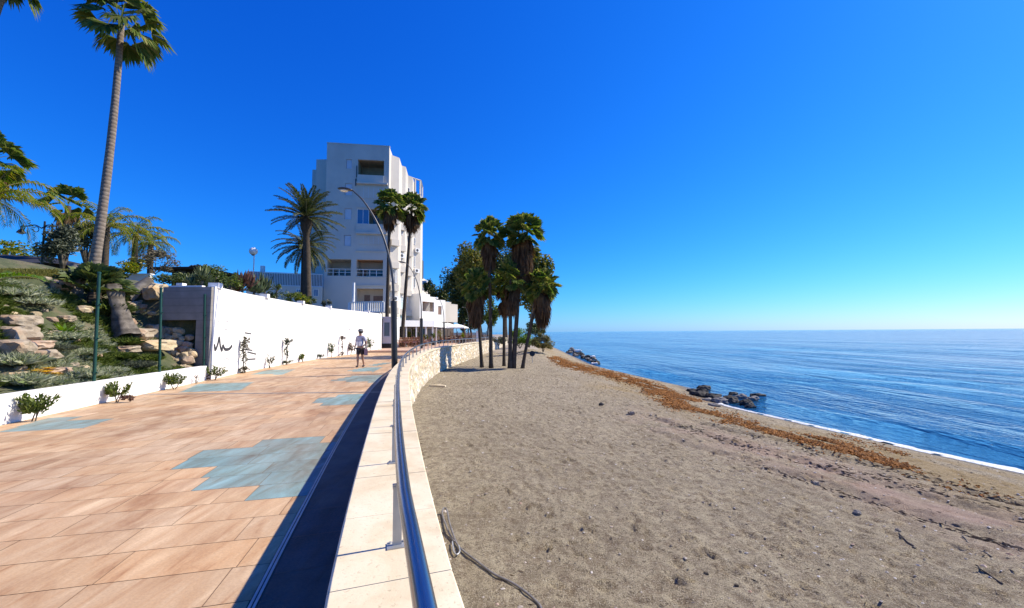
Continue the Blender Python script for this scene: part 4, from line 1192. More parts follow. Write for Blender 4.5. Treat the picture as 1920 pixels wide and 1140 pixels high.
# scattered small stones on the bank
rnd = random.Random(9)
for k in range(34):
    px = rnd.uniform(5, 300); pyb = rnd.uniform(560, 715 - px * .1); p = on_ground(px, pyb); s = rnd.uniform(.12, .3)
    rock('rock', (p.x, p.y, p.z + s * .15), (s * 1.4, s, s * .7), rnd.uniform(0, 3), 500 + k, rnd.choice(('limestone', 'limestone', 'limestone_gold', 'limestone_red')), 'small stone half hidden in the grey-green ground cover of the slope', 'rock', 'small stones in the ground cover', 2)
# stumps and log
M['old_wood'] = trunk_mat('old_cracked_wood', (.07, .06, .05), (.20, .175, .145), .9)
def stump(pts, rads, lab, mat='grey_wood', name='tree_stump', cat='tree stump'):
    e = empty(name, pts[0], lab, cat)
    mb = MB(); W = catmull(pts, 5); n = len(W); rr = [np.interp(i / (n - 1), np.linspace(0, 1, len(rads)), rads) * (1 + .03 * math.sin(i * 1.1)) for i in range(n)]
    mb.tube(W, rr, 22, cap=False)
    for i, v in enumerate(mb.V):
        c_ = W[i // 22]; v = Vector(v); d_ = v - c_; an = i % 22
        k_ = 1 + .42 * noise.noise(Vector((math.cos(an * .2856) * 2.2, math.sin(an * .2856) * 2.2, v.z * .8))) + .2 * noise.noise(v * 5)
        mb.V[i] = tuple(c_ + d_ * k_)
    mb.build('trunk', M[mat], e, smooth=True)
    mb = MB(); d = (W[-1] - W[-2]).normalized(); q = d.to_track_quat('Z', 'Y').to_matrix(); mb.lathe(W[-1], [(rr[-1] * .97, -.01), (rr[-1] * .8, .02), (rr[-1] * .3, .015)], 13, rot=q); mb.build('cut_top', M['bark'], e)
    return e
y = on_ground(215, 625).y
P = [at_y(236, 634, y), at_y(226, 598, y + .1), at_y(219, 565, y + .15), at_y(214, 536, y + .2)]
stump(P, [.31, .22, .19, .20], 'thick grey dead tree stump standing right of the first fence post', 'old_wood')
y = on_ground(140, 545).y
P = [at_y(128, 556, y), at_y(138, 535, y + .1), at_y(143, 515, y + .2), at_y(150, 502, y + .3)]
stump(P, [.34, .22, .2, .24], 'crooked grey stump leaning at the left foot of the tall palm')
y = on_ground(250, 560).y
stump([at_y(238, 560, y - .3), at_y(258, 541, y), at_y(282, 524, y + .3)], [.16, .16, .15], 'sawn grey log resting aslant on the bank beside the thick stump', name='fallen_log', cat='log')
# low dwarf palm shoots at the palm's foot
rnd = random.Random(66); p = on_ground(176, 572)
e = empty('dwarf_palm', p, 'dark green dwarf fan palm growing at the foot of the tall palm', 'palm tree')
mb = MB(); 
for q in range(44):
    az = q * 2.4; el = R(rnd.uniform(5, 85)); d = Vector((math.cos(az) * math.cos(el), math.sin(az) * math.cos(el), math.sin(el))); fan_leaf(mb, p + Vector((0, 0, .4)), d, .6, .6, rnd, 14, .3)
mb.build('crown', M['dark_leaf'], e); mb = MB(); mb.tube([p - Vector((0, 0, .2)), p + Vector((0, 0, .4))], [.2, .15], 9); mb.build('trunk', M['dark_trunk'], e)
# big arching frond reaching in at the left edge
y = 9.2; c = at_y(-40, 540, y)
e = empty('feather_palm', (c.x, c.y, ground(c.x, c.y)), 'low feather palm pushing one bright green frond over the lawn from the edge', 'palm tree', 'feather palms of the garden')
mb = MB(); rnd = random.Random(5)
for az, el in ((R(18), R(35)), (R(-50), R(30)), (R(120), R(45)), (R(200), R(40))): frond(mb, c, az, el, 1.25, rnd, 1.0, 40, .8, .05, .2)
mb.build('crown', [M['grass_leaf'], M['dry_stem']], e); mb = MB(); mb.tube([(c.x, c.y, ground(c.x, c.y) - .2), c], [.16, .13], 8); mb.build('trunk', M['dark_trunk'], e)
# ------------------------------------------------------------------ slope planting
rnd = random.Random(12)
mb = MB()
for k in range(3500):
    px = rnd.uniform(-60, 345); pyb = rnd.uniform(520, 725); p = on_ground(px, pyb)
    if p.x > garden_x(p.y) - .3 or p.y > g1.y - .2 or p.y < 4.5: continue
    if px > 300 and pyb < 690: continue
    if noise.noise(Vector((p.x * .9, p.y * .9, 4))) < -.22: continue
    tuft(mb, p, rnd.uniform(.09, .22), 20, rnd, 1.5, .0065, 0 if noise.noise(Vector((p.x * .6, p.y * .6, 1))) > .02 else 1)
for k in range(1500):
    y = rnd.uniform(1.5, 8.0); x = garden_x(y) - rnd.uniform(.35, 8.5); p = Vector((x, y, hill_z(x, y)))
    if noise.noise(Vector((p.x * .9, p.y * .9, 4))) < -.22: continue
    tuft(mb, p, rnd.uniform(.14, .3), 18, rnd, 1.5, .009, 0 if noise.noise(Vector((p.x * .6, p.y * .6, 1))) > .02 else 1)
tag(mb.build('ground_cover', [M['silver_leaf'], M['bush_leaf']]), 'silvery grey-green ground cover spreading over the garden slope', 'ground cover', kind='stuff')
mb = MB()
for k in range(1500):
    px = rnd.uniform(-30, 150); p = on_ground(px, rnd.uniform(509, 524)); tuft(mb, p, .12, 6, rnd, .8, .02)
M['lawn'] = foliage('yellowish_lawn', [(.16, .17, .04), (.24, .23, .06), (.30, .27, .08)], .7, .3)  # yellow-green tones of the grass itself
tag(mb.build('grass', M['lawn']), 'yellowish lawn on the terrace above the slope', 'grass', kind='stuff')
SG = 'shrubs planted on the garden slope'
slope = [(42, 726, 62, 44, 'silver_leaf', 'silver bush in the near bed just behind the low wall'), (150, 712, 60, 34, 'silver_leaf', 'spreading silver bush left of the first fence post'), (205, 702, 46, 24, 'silver_leaf', 'silver bush right of the first fence post'),
         (30, 690, 70, 46, 'silver_leaf', 'grey-green mound below the stacked boulders'), (250, 692, 60, 26, 'olive_leaf', 'olive green bush in front of the long cream ledge'), (225, 676, 40, 26, 'bush_leaf', 'fresh green bush below the thick stump'), (207, 600, 30, 60, 'bush_leaf', 'tall green bush growing left of the thick stump, behind the first post'),
         (238, 650, 46, 30, 'bush_leaf', 'leafy bush hiding the foot of the thick stump'), (278, 682, 36, 30, 'bush_leaf', 'green bush left of the second fence post'), (100, 660, 60, 26, 'olive_leaf', 'olive coloured bush below the bright green plant'), (60, 575, 90, 30, 'silver_leaf', 'grey mat of shrub high on the slope'),
         (20, 560, 90, 34, 'silver_leaf', 'pale grey shrub under the lawn at the edge'), (115, 640, 60, 30, 'silver_leaf', 'grey shrub around the bright green plant'), (155, 668, 60, 26, 'silver_leaf', 'silvery mound in the middle of the slope')]
for k, (px, pyb, wp_, hp, mat, lab) in enumerate(slope):
    p = on_ground(px, pyb); wd = wp_ * p.y / FPX; h = hp * p.y / FPX; rnd = random.Random(600 + k)
    def fn(mb, p=p, wd=wd, h=h, rnd=rnd):
        for q in range(110): 
            a = rnd.uniform(0, 6.28); rr = math.sqrt(rnd.random()) * .42 * wd
            tuft(mb, p + Vector((rr * math.cos(a), rr * math.sin(a), -.02 + h * .3 * (1 - rr / wd))), h * .5, 10, rnd, 1.4, .007)
    plant('shrub', p, lab, 'shrub', SG, [('foliage', M[mat], fn), ('stem', M['bark'], lambda mb, p=p, h=h: mb.tube([p - Vector((0, 0, .1)), p + Vector((0, 0, h * .4))], .02, 5))])
p = on_ground(120, 632); rnd = random.Random(5)
def fn(mb):
    for q in range(26):
        az = q * 2.4; el = R(rnd.uniform(15, 80)); h = Vector((math.cos(az), math.sin(az), 0)); d = h * math.cos(el) + Vector((0, 0, math.sin(el))); l = rnd.uniform(.3, .48); s = Vector((-h.y, h.x, 0)) * .05
        mb.add([p, p + d * l * .5 - s, p + d * l + h * .1 - Vector((0, 0, .05)), p + d * l * .5 + s], [(0, 1, 2, 3)])
plant('bright_plant', p, 'bright green broad-leaved plant in the middle of the slope', 'plant', None, [('leaves', M['grass_leaf'], fn), ('stem', M['bark'], lambda mb: mb.tube([p - Vector((0, 0, .1)), p + Vector((0, 0, .15))], .02, 5))])
# yellow flowers
rnd = random.Random(8)
for (px, pyb, lab) in ((64, 708, 'clump of yellow flowers in the near bed, leftmost of the big clumps'), (80, 711, 'clump of yellow flowers between grey stones in the near bed'), (92, 704, 'clump of yellow flowers furthest right of the big clumps'), (87, 660, 'orange-yellow flowers beside the pale boulder foot'), (93, 674, 'yellow flowers higher up among the silver mounds'), (57, 680, 'tiny yellow flower cluster under the boulders'), (110, 712, 'small yellow flowers close to the low wall')):
    p = on_ground(px, pyb)
    def fl(mb, p=p):
        for q in range(14):
            c = p + Vector((rnd.uniform(-.12, .12), rnd.uniform(-.12, .12), .10 + rnd.uniform(0, .08)))
            for a in range(6):
                an = a * 1.047; d = Vector((math.cos(an), math.sin(an), .25)) * .055; s = Vector((-math.sin(an), math.cos(an), 0)) * .026
                mb.add([c, c + d * .6 - s, c + d, c + d * .6 + s], [(0, 1, 2, 3)])
    plant('yellow_flowers', p, lab, 'flowers', 'yellow flowers in the garden bed', [('blossoms', M['petal'], fl), ('leaves', M['bush_leaf'], lambda mb, p=p: tuft(mb, p, .14, 26, rnd, 1.0, .012))])
# ------------------------------------------------------------------ plants sprouting along the foot of the walls
PG2 = 'plants sprouting at the foot of the white walls'
def foot(px, y_in=.16):
    # a point in the pavement just in front of the wall line
    lo, hi = 4.0, TP[-1].y
    for _ in range(40):
        md = (lo + hi) / 2
        if to_px((garden_x(md) + y_in, md, 0))[0] < px: lo = md
        else: hi = md
    return Vector((garden_x(md) + y_in, md, 0))
def sprout(px, wp_, hp, mat, lab, seed, size, n, clumps, out=.25, stem=3, tall=False, second=None):
    p = foot(px, out); wd = wp_ * p.y / FPX; h = hp * p.y / FPX; rnd = random.Random(seed)
    def st(mb):
        for k in range(stem):
            an = rnd.uniform(0, 6.28); r_ = wd * (.12 if tall else .3); q = p + Vector((math.cos(an) * r_, math.sin(an) * r_ * .5, h * rnd.uniform(.6, .95)))
            mb.tube(bent(p + Vector((rnd.uniform(-.04, .04), 0, -.02)), q, (rnd.uniform(-.06, .06), 0, 0), 5), [.012, .011, .010, .009, .007, .005], 5)
    def lv(mb):
        if tall:
            leaf_cloud(mb, p + Vector((0, 0, h * .72)), (wd * .5, .12, h * .26), int(n * .5), size, rnd, clumps)
            leaf_cloud(mb, p + Vector((0, 0, h * .35)), (wd * .3, .1, h * .3), int(n * .25), size, rnd, clumps)
            leaf_cloud(mb, p + Vector((0, 0, h * .08)), (wd * .6, .2, h * .09), int(n * .3), size, rnd, clumps)
        else:
            for k in range(clumps):
                a = rnd.uniform(0, 6.28); rr = math.sqrt(rnd.random()) * .5
                top = p + Vector((math.cos(a) * rr * wd, math.sin(a) * rr * .35 * wd, h * (1 - .5 * rr * rr) * rnd.uniform(.7, 1)))
                for q in range(n // clumps):
                    t = rnd.uniform(.35, 1); c = p.lerp(top, t) + Vector((rnd.gauss(0, .03), rnd.gauss(0, .03), 0)); d = (top - p).normalized() + Vector((rnd.gauss(0, .6), rnd.gauss(0, .6), rnd.gauss(.2, .4))); d.normalize()
                    s = d.cross(Vector((rnd.gauss(0, 1), rnd.gauss(0, 1), .3))).normalized() * size * .16
                    mb.add([c, c + d * size * .5 - s, c + d * size, c + d * size * .5 + s], [(0, 1, 2, 3)])
    plant('wall_plant', p, lab, 'plant', PG2, [('foliage', M[mat], lv), ('stem', M['bark'], st)] + ([('dry_leaves', M['red_leaf'], lambda mb: leaf_cloud(mb, p + Vector((wd * second, .0, h * .22)), (wd * .3, .15, h * .22), n // 4, size, rnd, 5))] if second is not None else []))
sprout(62, 76, 50, 'bush_leaf', 'bright green bush sprouting at the low wall, largest and nearest', 701, .10, 620, 26)
sprout(218, 54, 36, 'bush_leaf', 'green bush with dry reddish leaves beside it at the low wall', 702, .10, 460, 18, second=.45)
sprout(325, 46, 30, 'bush_leaf', 'compact dark green bush at the low wall below the concrete', 703, .09, 520, 22)
sprout(368, 8, 16, 'red_leaf', 'thin dry seedling just right of the compact bush', 704, .06, 30, 4, .12)
sprout(402, 46, 26, 'bush_leaf', 'sprawling yellow-green weed at the corner of the two white walls', 705, .10, 300, 12, second=-.3)
sprout(457, 34, 76, 'dusty_leaf', 'tall straggly brown vine climbing the white wall beside the graffiti', 706, .10, 520, 12, .2, 4, True)
sprout(505, 22, 26, 'olive_leaf', 'small brownish weed right of the tall straggly vine', 707, .10, 130, 8, .18)
sprout(537, 24, 66, 'olive_leaf', 'upright sapling with a leafy head against the white wall', 708, .12, 420, 9, .2, 3, True)
sprout(568, 26, 15, 'bush_leaf', 'low green weed right of the upright sapling', 709, .12, 220, 10, .2)
sprout(601, 18, 9, 'olive_leaf', 'flat little weed below the thin dark stain on the wall', 710, .12, 120, 8, .2)
sprout(621, 16, 28, 'dark_leaf', 'dark pointed bush at the white wall, left of the brown-topped stem', 711, .13, 240, 9, .2)
sprout(641, 14, 52, 'red_leaf', 'thin stem with a brown tuft, left of the walking person', 712, .13, 200, 6, .2, 2, True)
sprout(658, 14, 26, 'red_leaf', 'reddish brown bush just behind the walking person', 713, .14, 200, 8, .2)
sprout(694, 18, 32, 'dark_leaf', 'pointed green bush at the far end of the white wall', 714, .15, 260, 9, .25)
# ------------------------------------------------------------------ buildings
M['tower_white'] = simple('tower_render', (.585, .54, .47), .85, .05, .35, .06, dirt=(.46, .42, .36))
M['loggia_tan'] = simple('loggia_boards', (.42, .30, .18), .7, .15, 2, .05)
M['loggia_orange'] = simple('orange_ceiling', (.55, .26, .12), .7, .15, 2, .05)
M['cream'] = simple('cream_render', (.62, .50, .38), .8, .08, 1, .05)
def glass_mat(name, col, rough=.06):
    m, nt, b = newmat(name); b.inputs['Base Color'].default_value = (*col, 1); b.inputs['Roughness'].default_value = rough; b.inputs['Specular IOR Level'].default_value = .8
    bump(nt, b, noise_n(nt, coords(nt), 1.2, 2), .03, .05); return m
M['dark_glass'] = glass_mat('dark_window_glass', (.02, .028, .035)); M['blue_glass'] = glass_mat('blue_window_glass', (.06, .16, .30))
M['grey_glass'] = glass_mat('grey_window_glass', (.16, .18, .19), .15)
M['shutter'] = simple('pale_shutter', (.55, .60, .66), .6, .04, 3, .02)
M['brown'] = simple('brown_shutter', (.22, .13, .09), .6, .15, 4, .05)
M['frame_white'] = simple('white_frame', (.78, .78, .77), .5, .03, 4, .02)
class Face:
    """a vertical wall plane: origin at its left foot, u along it, n outwards"""
    def __init__(s, o, u):
        s.o = Vector(o); s.u = Vector((u[0], u[1], 0)).normalized(); s.n = Vector((s.u.y, -s.u.x, 0)); s.rz = math.atan2(s.u.y, s.u.x)
    def uz(s, px, py):
        p = at_plane(px, py, s.o, s.n); return ((p - s.o).dot(s.u), p.z)
    def pt(s, u, z, out=0): return Vector((s.o.x, s.o.y, 0)) + s.u * u + s.n * out + Vector((0, 0, z))
    def rect(s, x0, y0, x1, y1):
        xm, ym = (x0 + x1) / 2, (y0 + y1) / 2
        return (s.uz(x0, ym)[0], s.uz(x1, ym)[0], s.uz(xm, y1)[1], s.uz(xm, y0)[1])
    def box(s, mb, u0, u1, z0, z1, o0, o1, m=0):
        c = s.pt((u0 + u1) / 2, (z0 + z1) / 2, (o0 + o1) / 2); mb.box(c, (abs(u1 - u0), abs(o1 - o0), abs(z1 - z0)), s.rz, m)
def facade(mb, f, u0, u1, z0, z1, holes, dep=.25):
    us = sorted({u0, u1, *[h[0] for h in holes], *[h[1] for h in holes]}); zs = sorted({z0, z1, *[h[2] for h in holes], *[h[3] for h in holes]})
    for a, b in zip(us[:-1], us[1:]):
        for c, d in zip(zs[:-1], zs[1:]):
            mu, mz = (a + b) / 2, (c + d) / 2
            if any(h[0] < mu < h[1] and h[2] < mz < h[3] for h in holes) or b - a < 1e-6 or d - c < 1e-6: continue
            mb.poly([f.pt(a, c), f.pt(b, c), f.pt(b, d), f.pt(a, d)])
    for a, b, c, d in holes:
        for q in (((a, c), (a, d)), ((a, d), (b, d)), ((b, d), (b, c)), ((b, c), (a, c))):
            mb.poly([f.pt(*q[0]), f.pt(*q[1]), f.pt(*q[1], -dep), f.pt(*q[0], -dep)])
def window(f, h, par, glass='dark_glass', out=-.18, bars=1, name='window', fw=.06):
    a, b, c, d = h; mb = MB()
    f.box(mb, a, a + fw, c, d, out - .03, out + .03); f.box(mb, b - fw, b, c, d, out - .03, out + .03); f.box(mb, a + fw, b - fw, c, c + fw, out - .03, out + .03); f.box(mb, a + fw, b - fw, d - fw, d, out - .03, out + .03)
    for k in range(bars):
        u = a + (b - a) * (k + 1) / (bars + 1); f.box(mb, u - fw * .4, u + fw * .4, c + fw, d - fw, out - .025, out + .025)
    w = mb.build(name, M['frame_white'], par)
    mb = MB(); f.box(mb, a + fw * .5, b - fw * .5, c + fw * .5, d - fw * .5, out - .012, out - .004); mb.build('pane', M[glass], w)
    return w
def loggia(f, h, par, back, ceil, dep=1.9, doors=(), rail=False):
    a, b, c, d = h; i = -.25; e = -dep
    mb = MB(); P = f.pt
    mb.poly([P(a, c, e), P(b, c, e), P(b, d, e), P(a, d, e)], 0)
    mb.poly([P(a, d, i), P(b, d, i), P(b, d, e), P(a, d, e)], 1)
    mb.poly([P(a, c, i), P(b, c, i), P(b, c, e), P(a, c, e)], 0); mb.poly([P(a, c, i), P(a, d, i), P(a, d, e), P(a, c, e)], 0); mb.poly([P(b, c, i), P(b, d, i), P(b, d, e), P(b, c, e)], 0)
    l = mb.build('loggia', [M[back], M[ceil]], par)
    for (t0, t1, s1, mat) in doors:
        mb = MB(); f.box(mb, a + (b - a) * t0, a + (b - a) * t1, c + .02, c + (d - c) * s1, e + .01, e + .08); mb.build('door', M[mat], l)
    if rail:
        mb = MB(); hh = (d - c) * .40
        for k in range(rail + 1):
            u = a + (b - a) * k / rail; f.box(mb, u - .03, u + .03, c, c + hh, -.16, -.10)
        f.box(mb, a, b, c + hh, c + hh + .06, -.17, -.09); f.box(mb, a, b, c + hh * .5, c + hh * .5 + .04, -.15, -.11); mb.build('railing', M['frame_white'], l)
A8 = R(8.3)
u8 = Vector((math.cos(A8), math.sin(A8), 0)); v8 = Vector((-math.sin(A8), math.cos(A8), 0))
o = at_y(605, 600, 50); o.z = 0
F = Face(o, u8)
TW_ = F.uz(728.5, 400)[0]; ztopT = F.uz(666, 271.5)[1]; zb = 2.9
print('tower width', TW_, 'top', ztopT)
tower = empty('apartment_tower', (o.x, o.y, zb), 'tall white seaside apartment tower with shaded front, loggias and stepped sunlit side', 'apartment tower')
top_l = F.rect(671, 300, 720, 329); mid_l = F.rect(669, 392, 719, 420); low_l = F.rect(613, 486, 658, 517); low_r = F.rect(668, 487, 718, 518); gr_l = F.rect(668, 541, 718, 578)
wins = [F.rect(649, 299, 660, 316), F.rect(647, 344, 660, 366), F.rect(646, 391, 659, 411), F.rect(645, 441, 658, 461)]
fl2 = F.rect(672, 350, 719, 389); fl4 = F.rect(672, 443, 719, 470)
holes = [top_l, mid_l, low_l, low_r, gr_l] + wins
mb = MB(); facade(mb, F, 0, TW_, zb - 3, ztopT, holes); 
# rest of the shell: sides, roof, parapet
D = 13.0
def shell(mb, pts, z0, z1):
    n = len(pts)
    for i in range(n - 1):
        a, b = pts[i], pts[i + 1]; mb.poly([(a.x, a.y, z0), (b.x, b.y, z0), (b.x, b.y, z1), (a.x, a.y, z1)])
q = [F.pt(TW_, 0), F.pt(TW_, 0) + v8 * D, F.pt(0, 0) + v8 * D, F.pt(0, 0)]
shell(mb, q, zb - 3, ztopT)
mb.poly([(p.x, p.y, ztopT - .5) for p in q])
mb.build('wall', M['tower_white'], tower)
mb = MB()
F.box(mb, -.03, TW_ + .04, ztopT, ztopT + .12, -.35, .035); mb.build('parapet', M['tower_white'], tower)
loggia(F, top_l, tower, 'loggia_tan', 'loggia_tan', 2.4, [(.55, .62, .25, 'brown')])
loggia(F, low_l, tower, 'cream', 'cream', 2.2, [(.1, .95, .45, 'dark_glass')], 4)
loggia(F, low_r, tower, 'cream', 'loggia_orange', 2.2, [(.02, .24, .5, 'brown'), (.3, .98, .48, 'dark_glass')], 4)
loggia(F, gr_l, tower, 'cream', 'cream', 1.6, [(.2, .42, .72, 'brown'), (.55, .98, .68, 'brown')])
a, b, c, d = mid_l; m_ = a + (b - a) * .45
window(F, (a, m_, c, d), tower, 'blue_glass', -.12, 1); loggia(F, (m_ + .02, b - .001, c + .001, d - .001), tower, 'loggia_tan', 'loggia_tan', 1.6, [(.1, .5, .9, 'dark_glass')])
for h in wins:
    mb = MB(); F.box(mb, h[0] + .03, h[1] - .03, h[2] + .03, h[3] - .03, -.14, -.09)
    for k in range(8):
        z = h[2] + (h[3] - h[2]) * (k + .5) / 8; F.box(mb, h[0] + .06, h[1] - .06, z - .02, z + .02, -.09, -.075)
    mb.build('shutter', M['shutter'], tower)
# closed glazed balconies, ledges and parapet bands in low relief
for h in (fl2, fl4):
    mb = MB(); F.box(mb, h[0], h[1], h[2] + (h[3] - h[2]) * .42, h[3], .006, .05); f1 = mb.build('balcony_screen', M['tower_white'], tower)
    mb = MB()
    for k in range(1, 5):
        u = h[0] + (h[1] - h[0]) * k / 5; F.box(mb, u - .015, u + .015, h[2] + (h[3] - h[2]) * .45, h[3] - .05, .05, .062)
    mb.build('slats', M['shutter'], f1)
def z_at(py): return F.uz(694, py)[1]
for (py, dz, out) in ((345, .22, .42), (389, .1, .05), (438, .22, .34), (471, .12, .10), (520, .10, .06), (535, .14, .12)):
    mb = MB(); z = z_at(py); F.box(mb, top_l[0] - .05, TW_ - .15, z - dz / 2, z + dz / 2, .004, out); mb.build('ledge', M['tower_white'], tower)
# parapet of the top balcony leans out a little
mb = MB(); F.box(mb, top_l[0] - .02, top_l[1] + .02, z_at(343.5), top_l[2] - .02, .006, .20); mb.build('balcony_front', M['tower_white'], tower)
mb = MB(); F.box(mb, mid_l[0] - .02, mid_l[1] + .02, z_at(437), mid_l[2] - .02, .006, .16); mb.build('balcony_front', M['tower_white'], tower)
mb = MB(); p = F.pt(top_l[0] - .12, (top_l[2] + top_l[3]) / 2 - .6, .06); mb.box(p, (.10, .1, 1.5), F.rz); p = F.pt(top_l[0] - .2, top_l[2] - 1.0, .06); mb.box(p, (.12, .1, .9), F.rz); mb.build('downpipe', M['lamp_grey'], tower)
# left rear volume
def prism_px(pts, z0, z1, name, par, mat='tower_white'):
    mb = MB(); mb.prism([(p.x, p.y) for p in pts], z0, z1); return mb.build(name, M[mat], par)
l1 = at_y(590.5, 400, 53.0); l2 = at_y(583.5, 400, 56.0)
prism_px([l1, F.pt(.3, 0) + v8 * 3.0, F.pt(.3, 0) + v8 * 8, l1 + v8 * 5], zb - 3, at_y(598, 300, 53.2).z, 'rear_wing', tower)
prism_px([l2, F.pt(.2, 0) + v8 * 6.2, F.pt(.2, 0) + v8 * 11, l2 + v8 * 5], zb - 3, at_y(587, 318, 56).z, 'rear_wing', tower)
# stepped bays along the sunlit side
bays = [(745, 53.6, 296, 1.6), (757.5, 57.2, 313, 1.7), (771, 61, 332, 1.6), (787, 64.5, 338, 1.8)]
fd = Vector((.66, .75, 0)).normalized()
bayF = []
for k, (px, y, pyt, wd) in enumerate(bays):
    oc = at_y(px, 600, y); oc.z = 0; zt_ = at_y(px - 6, pyt, y).z
    ic = oc - fd * wd; bk = oc + v8 * 4.4; bi = ic - u8 * 2 + v8 * 5.0
    if k < 3: prism_px([ic, oc, bk, bi], -.05, zt_, 'side_bay', tower)
    else:
        prism_px([ic, oc, bk, bi], -.05, zt_ - 2.4, 'side_bay', tower)
        mb = MB()
        for p in (oc - fd * .12, oc - fd * wd * .62, bk - v8 * 1.5): mb.box((p.x, p.y, zt_ - 1.2), (.2, .2, 2.4), R(48))
        mb.tube([Vector((oc.x, oc.y, zt_ - .1)), Vector((ic.x, ic.y, zt_ - .1))], .13, 4); mb.tube([Vector((oc.x, oc.y, zt_ - .1)), Vector((bk.x, bk.y, zt_ - .1)) - v8 * 1.4], .13, 4); mb.build('roof_frame', M['tower_white'], tower)
    bayF.append(Face(ic, fd))
def side_win(k, x0, y0, x1, y1, glass='dark_glass', bars=1):
    f = bayF[k]; h = f.rect(x0, y0, x1, y1); window(f, h, tower, glass, .045, bars, fw=.07)
side_win(0, 733, 505, 738.5, 527); side_win(0, 740.5, 507, 744, 530)
side_win(1, 750, 556, 756, 566, 'grey_glass'); side_win(1, 750, 430, 755, 440, 'grey_glass', 0); side_win(2, 760.5, 556, 764, 568, 'grey_glass'); side_win(2, 763, 430, 768, 444)
side_win(3, 774.5, 563, 778, 577); side_win(3, 775, 446, 779, 458); side_win(3, 775, 480, 778.5, 500); side_win(3, 775, 520, 778.5, 540, 'grey_glass', 0); side_win(2, 762, 352, 768, 362, 'dark_glass', 0)
for k, px, pyy in ((0, 740, 560), (1, 752, 480), (3, 781, 470), (3, 780, 508)):
    f = bayF[k]; u, z = f.uz(px, pyy); mb = MB(); f.box(mb, u - .42, u + .42, z - .3, z + .3, .05, .38); a_ = mb.build('air_conditioner', M['frame_white'], tower)
    mb = MB(); c = f.pt(u - .1, z, .385); mb.lathe(c, [(.22, -.004), (.22, .006), (.05, .012)], 14, rot=Vector(f.n).to_track_quat('Z', 'Y').to_matrix()); mb.build('fan_grille', M['lamp_grey'], a_)
# balcony parapets running up the sunlit side
for k in range(3):
    f = bayF[k]; wd = bays[k][3]
    for z in np.arange(4.2, 20, 3.0):
        mb = MB(); f.box(mb, .35, wd - .12, z, z + .7, .004, .42); f.box(mb, .30, wd - .08, z - .12, z, .004, .46); mb.build('ledge', M['tower_white'], tower)
f = bayF[1]; mb = MB(); f.box(mb, .25, 1.5, 2.9, 6.5, .006, .05); M['pale_green'] = simple('pale_green_screen', (.62, .74, .69), .4, .04, 2, 0); mb.build('screen', M['pale_green'], tower)
# white balustrade by the tower's foot
B0, B1 = at_y(655, 575, 46), at_y(718, 575, 45.2)
bd = (B1 - B0); zt0, zb0 = at_y(690, 566, 45.6).z, at_y(690, 586, 45.6).z
e = empty('balustrade', (B0.x, B0.y, zb0), 'white slatted balustrade on the terrace at the tower foot', 'balustrade')
ang = math.atan2(bd.y, bd.x); Lb = math.hypot(bd.x, bd.y)
mb = MB(); c = (B0 + B1) / 2; mb.box((c.x, c.y, zt0), (Lb, .14, .1), ang); mb.box((c.x, c.y, zb0 + .05), (Lb, .14, .1), ang); mb.build('rail', M['frame_white'], e)
mb = MB()
for k in range(17):
    p = B0.lerp(B1, k / 16); wdt = .3 if k % 8 == 0 else .12; mb.box((p.x, p.y, (zt0 + zb0) / 2), (wdt, .1, zt0 - zb0 - .1), ang)
mb.build('balusters', M['frame_white'], e)
mb = MB(); p = at_y(663, 550, 46.2); mb.tube([(p.x, p.y, zb0), (p.x, p.y, at_y(663, 530, 46.2).z)], .14, 10); mb.build('column', M['frame_white'], e)
# terrace block that carries it
mb = MB(); x0, x1 = at_y(640, 590, 46.5).x, at_y(722, 590, 46.5).x
mb.box(((x0 + x1) / 2, 47.4, zb0 / 2 - .02), (x1 - x0, 3.6, zb0 - .02)); mb.box(((x0 + x1) / 2, 45.4, zb0 - .12), (x1 - x0 - .4, .3, .2))
tag(mb.build('terrace_wall', M['tower_white']), 'white plinth wall carrying the balustrade below the tower', 'wall')
# ---- low white building
A = at_y(787, 600, 60); B = at_y(835, 600, 65.5); Cc = at_y(858, 600, 68.5)
for q in (A, B, Cc): q.z = 0
F1 = Face(A, B - A); F2 = Face(B, Cc - B)
low = empty('low_building', (A.x, A.y, 0), 'low stepped white building with an orange loggia beside the trees', 'building')
L1 = (B - A).length; L2 = (Cc - B).length
steps = [(787, 806, 551), (806, 821.5, 557), (821.5, 835, 562.5)]
lg = F1.rect(792, 566, 814, 584); bs_ = F1.rect(821.5, 574, 828, 590)
zb1 = F1.uz(810, 603)[1]
for k, (x0, x1, pt_) in enumerate(steps):
    u0, u1 = F1.uz(x0, 580)[0], F1.uz(x1, 580)[0]; z1 = F1.uz((x0 + x1) / 2, pt_)[1]
    hs_ = []
    mb = MB()
    for h in (lg, bs_):
        a, b = max(h[0], u0), min(h[1], u1)
        if b - a > .02: hs_.append((a, b, h[2], h[3]))
    facade(mb, F1, u0, u1, zb1, z1, hs_, .2)
    pts = [F1.pt(u1, 0), F1.pt(u1, 0, -5), F1.pt(u0, 0, -5), F1.pt(u0, 0)]; shell(mb, pts, zb1, z1); mb.poly([(p.x, p.y, z1 - .02) for p in pts])
    mb.build('wall', M['white_wall'], low)
loggia(F1, lg, low, 'cream', 'loggia_orange', 1.5, [(.35, .95, .8, 'brown')])
mb = MB(); F1.box(mb, bs_[0], bs_[1], bs_[2], bs_[3], -.14, -.10); mb.build('shutter', M['brown'], low)
mb = MB()
for x0, x1, pt_ in ((835, 846, 566), (846, 858, 570.5)):
    u0, u1 = F2.uz(x0, 580)[0], F2.uz(x1, 580)[0]; z1 = F2.uz((x0 + x1) / 2, pt_)[1]; p = [F2.pt(u0, 0), F2.pt(u1, 0), F2.pt(u1, 0, -5), F2.pt(u0 + .01, 0, -5)]
    mb.prism([(q.x, q.y) for q in p], zb1, z1)
mb.build('wing', M['tower_white'], low)
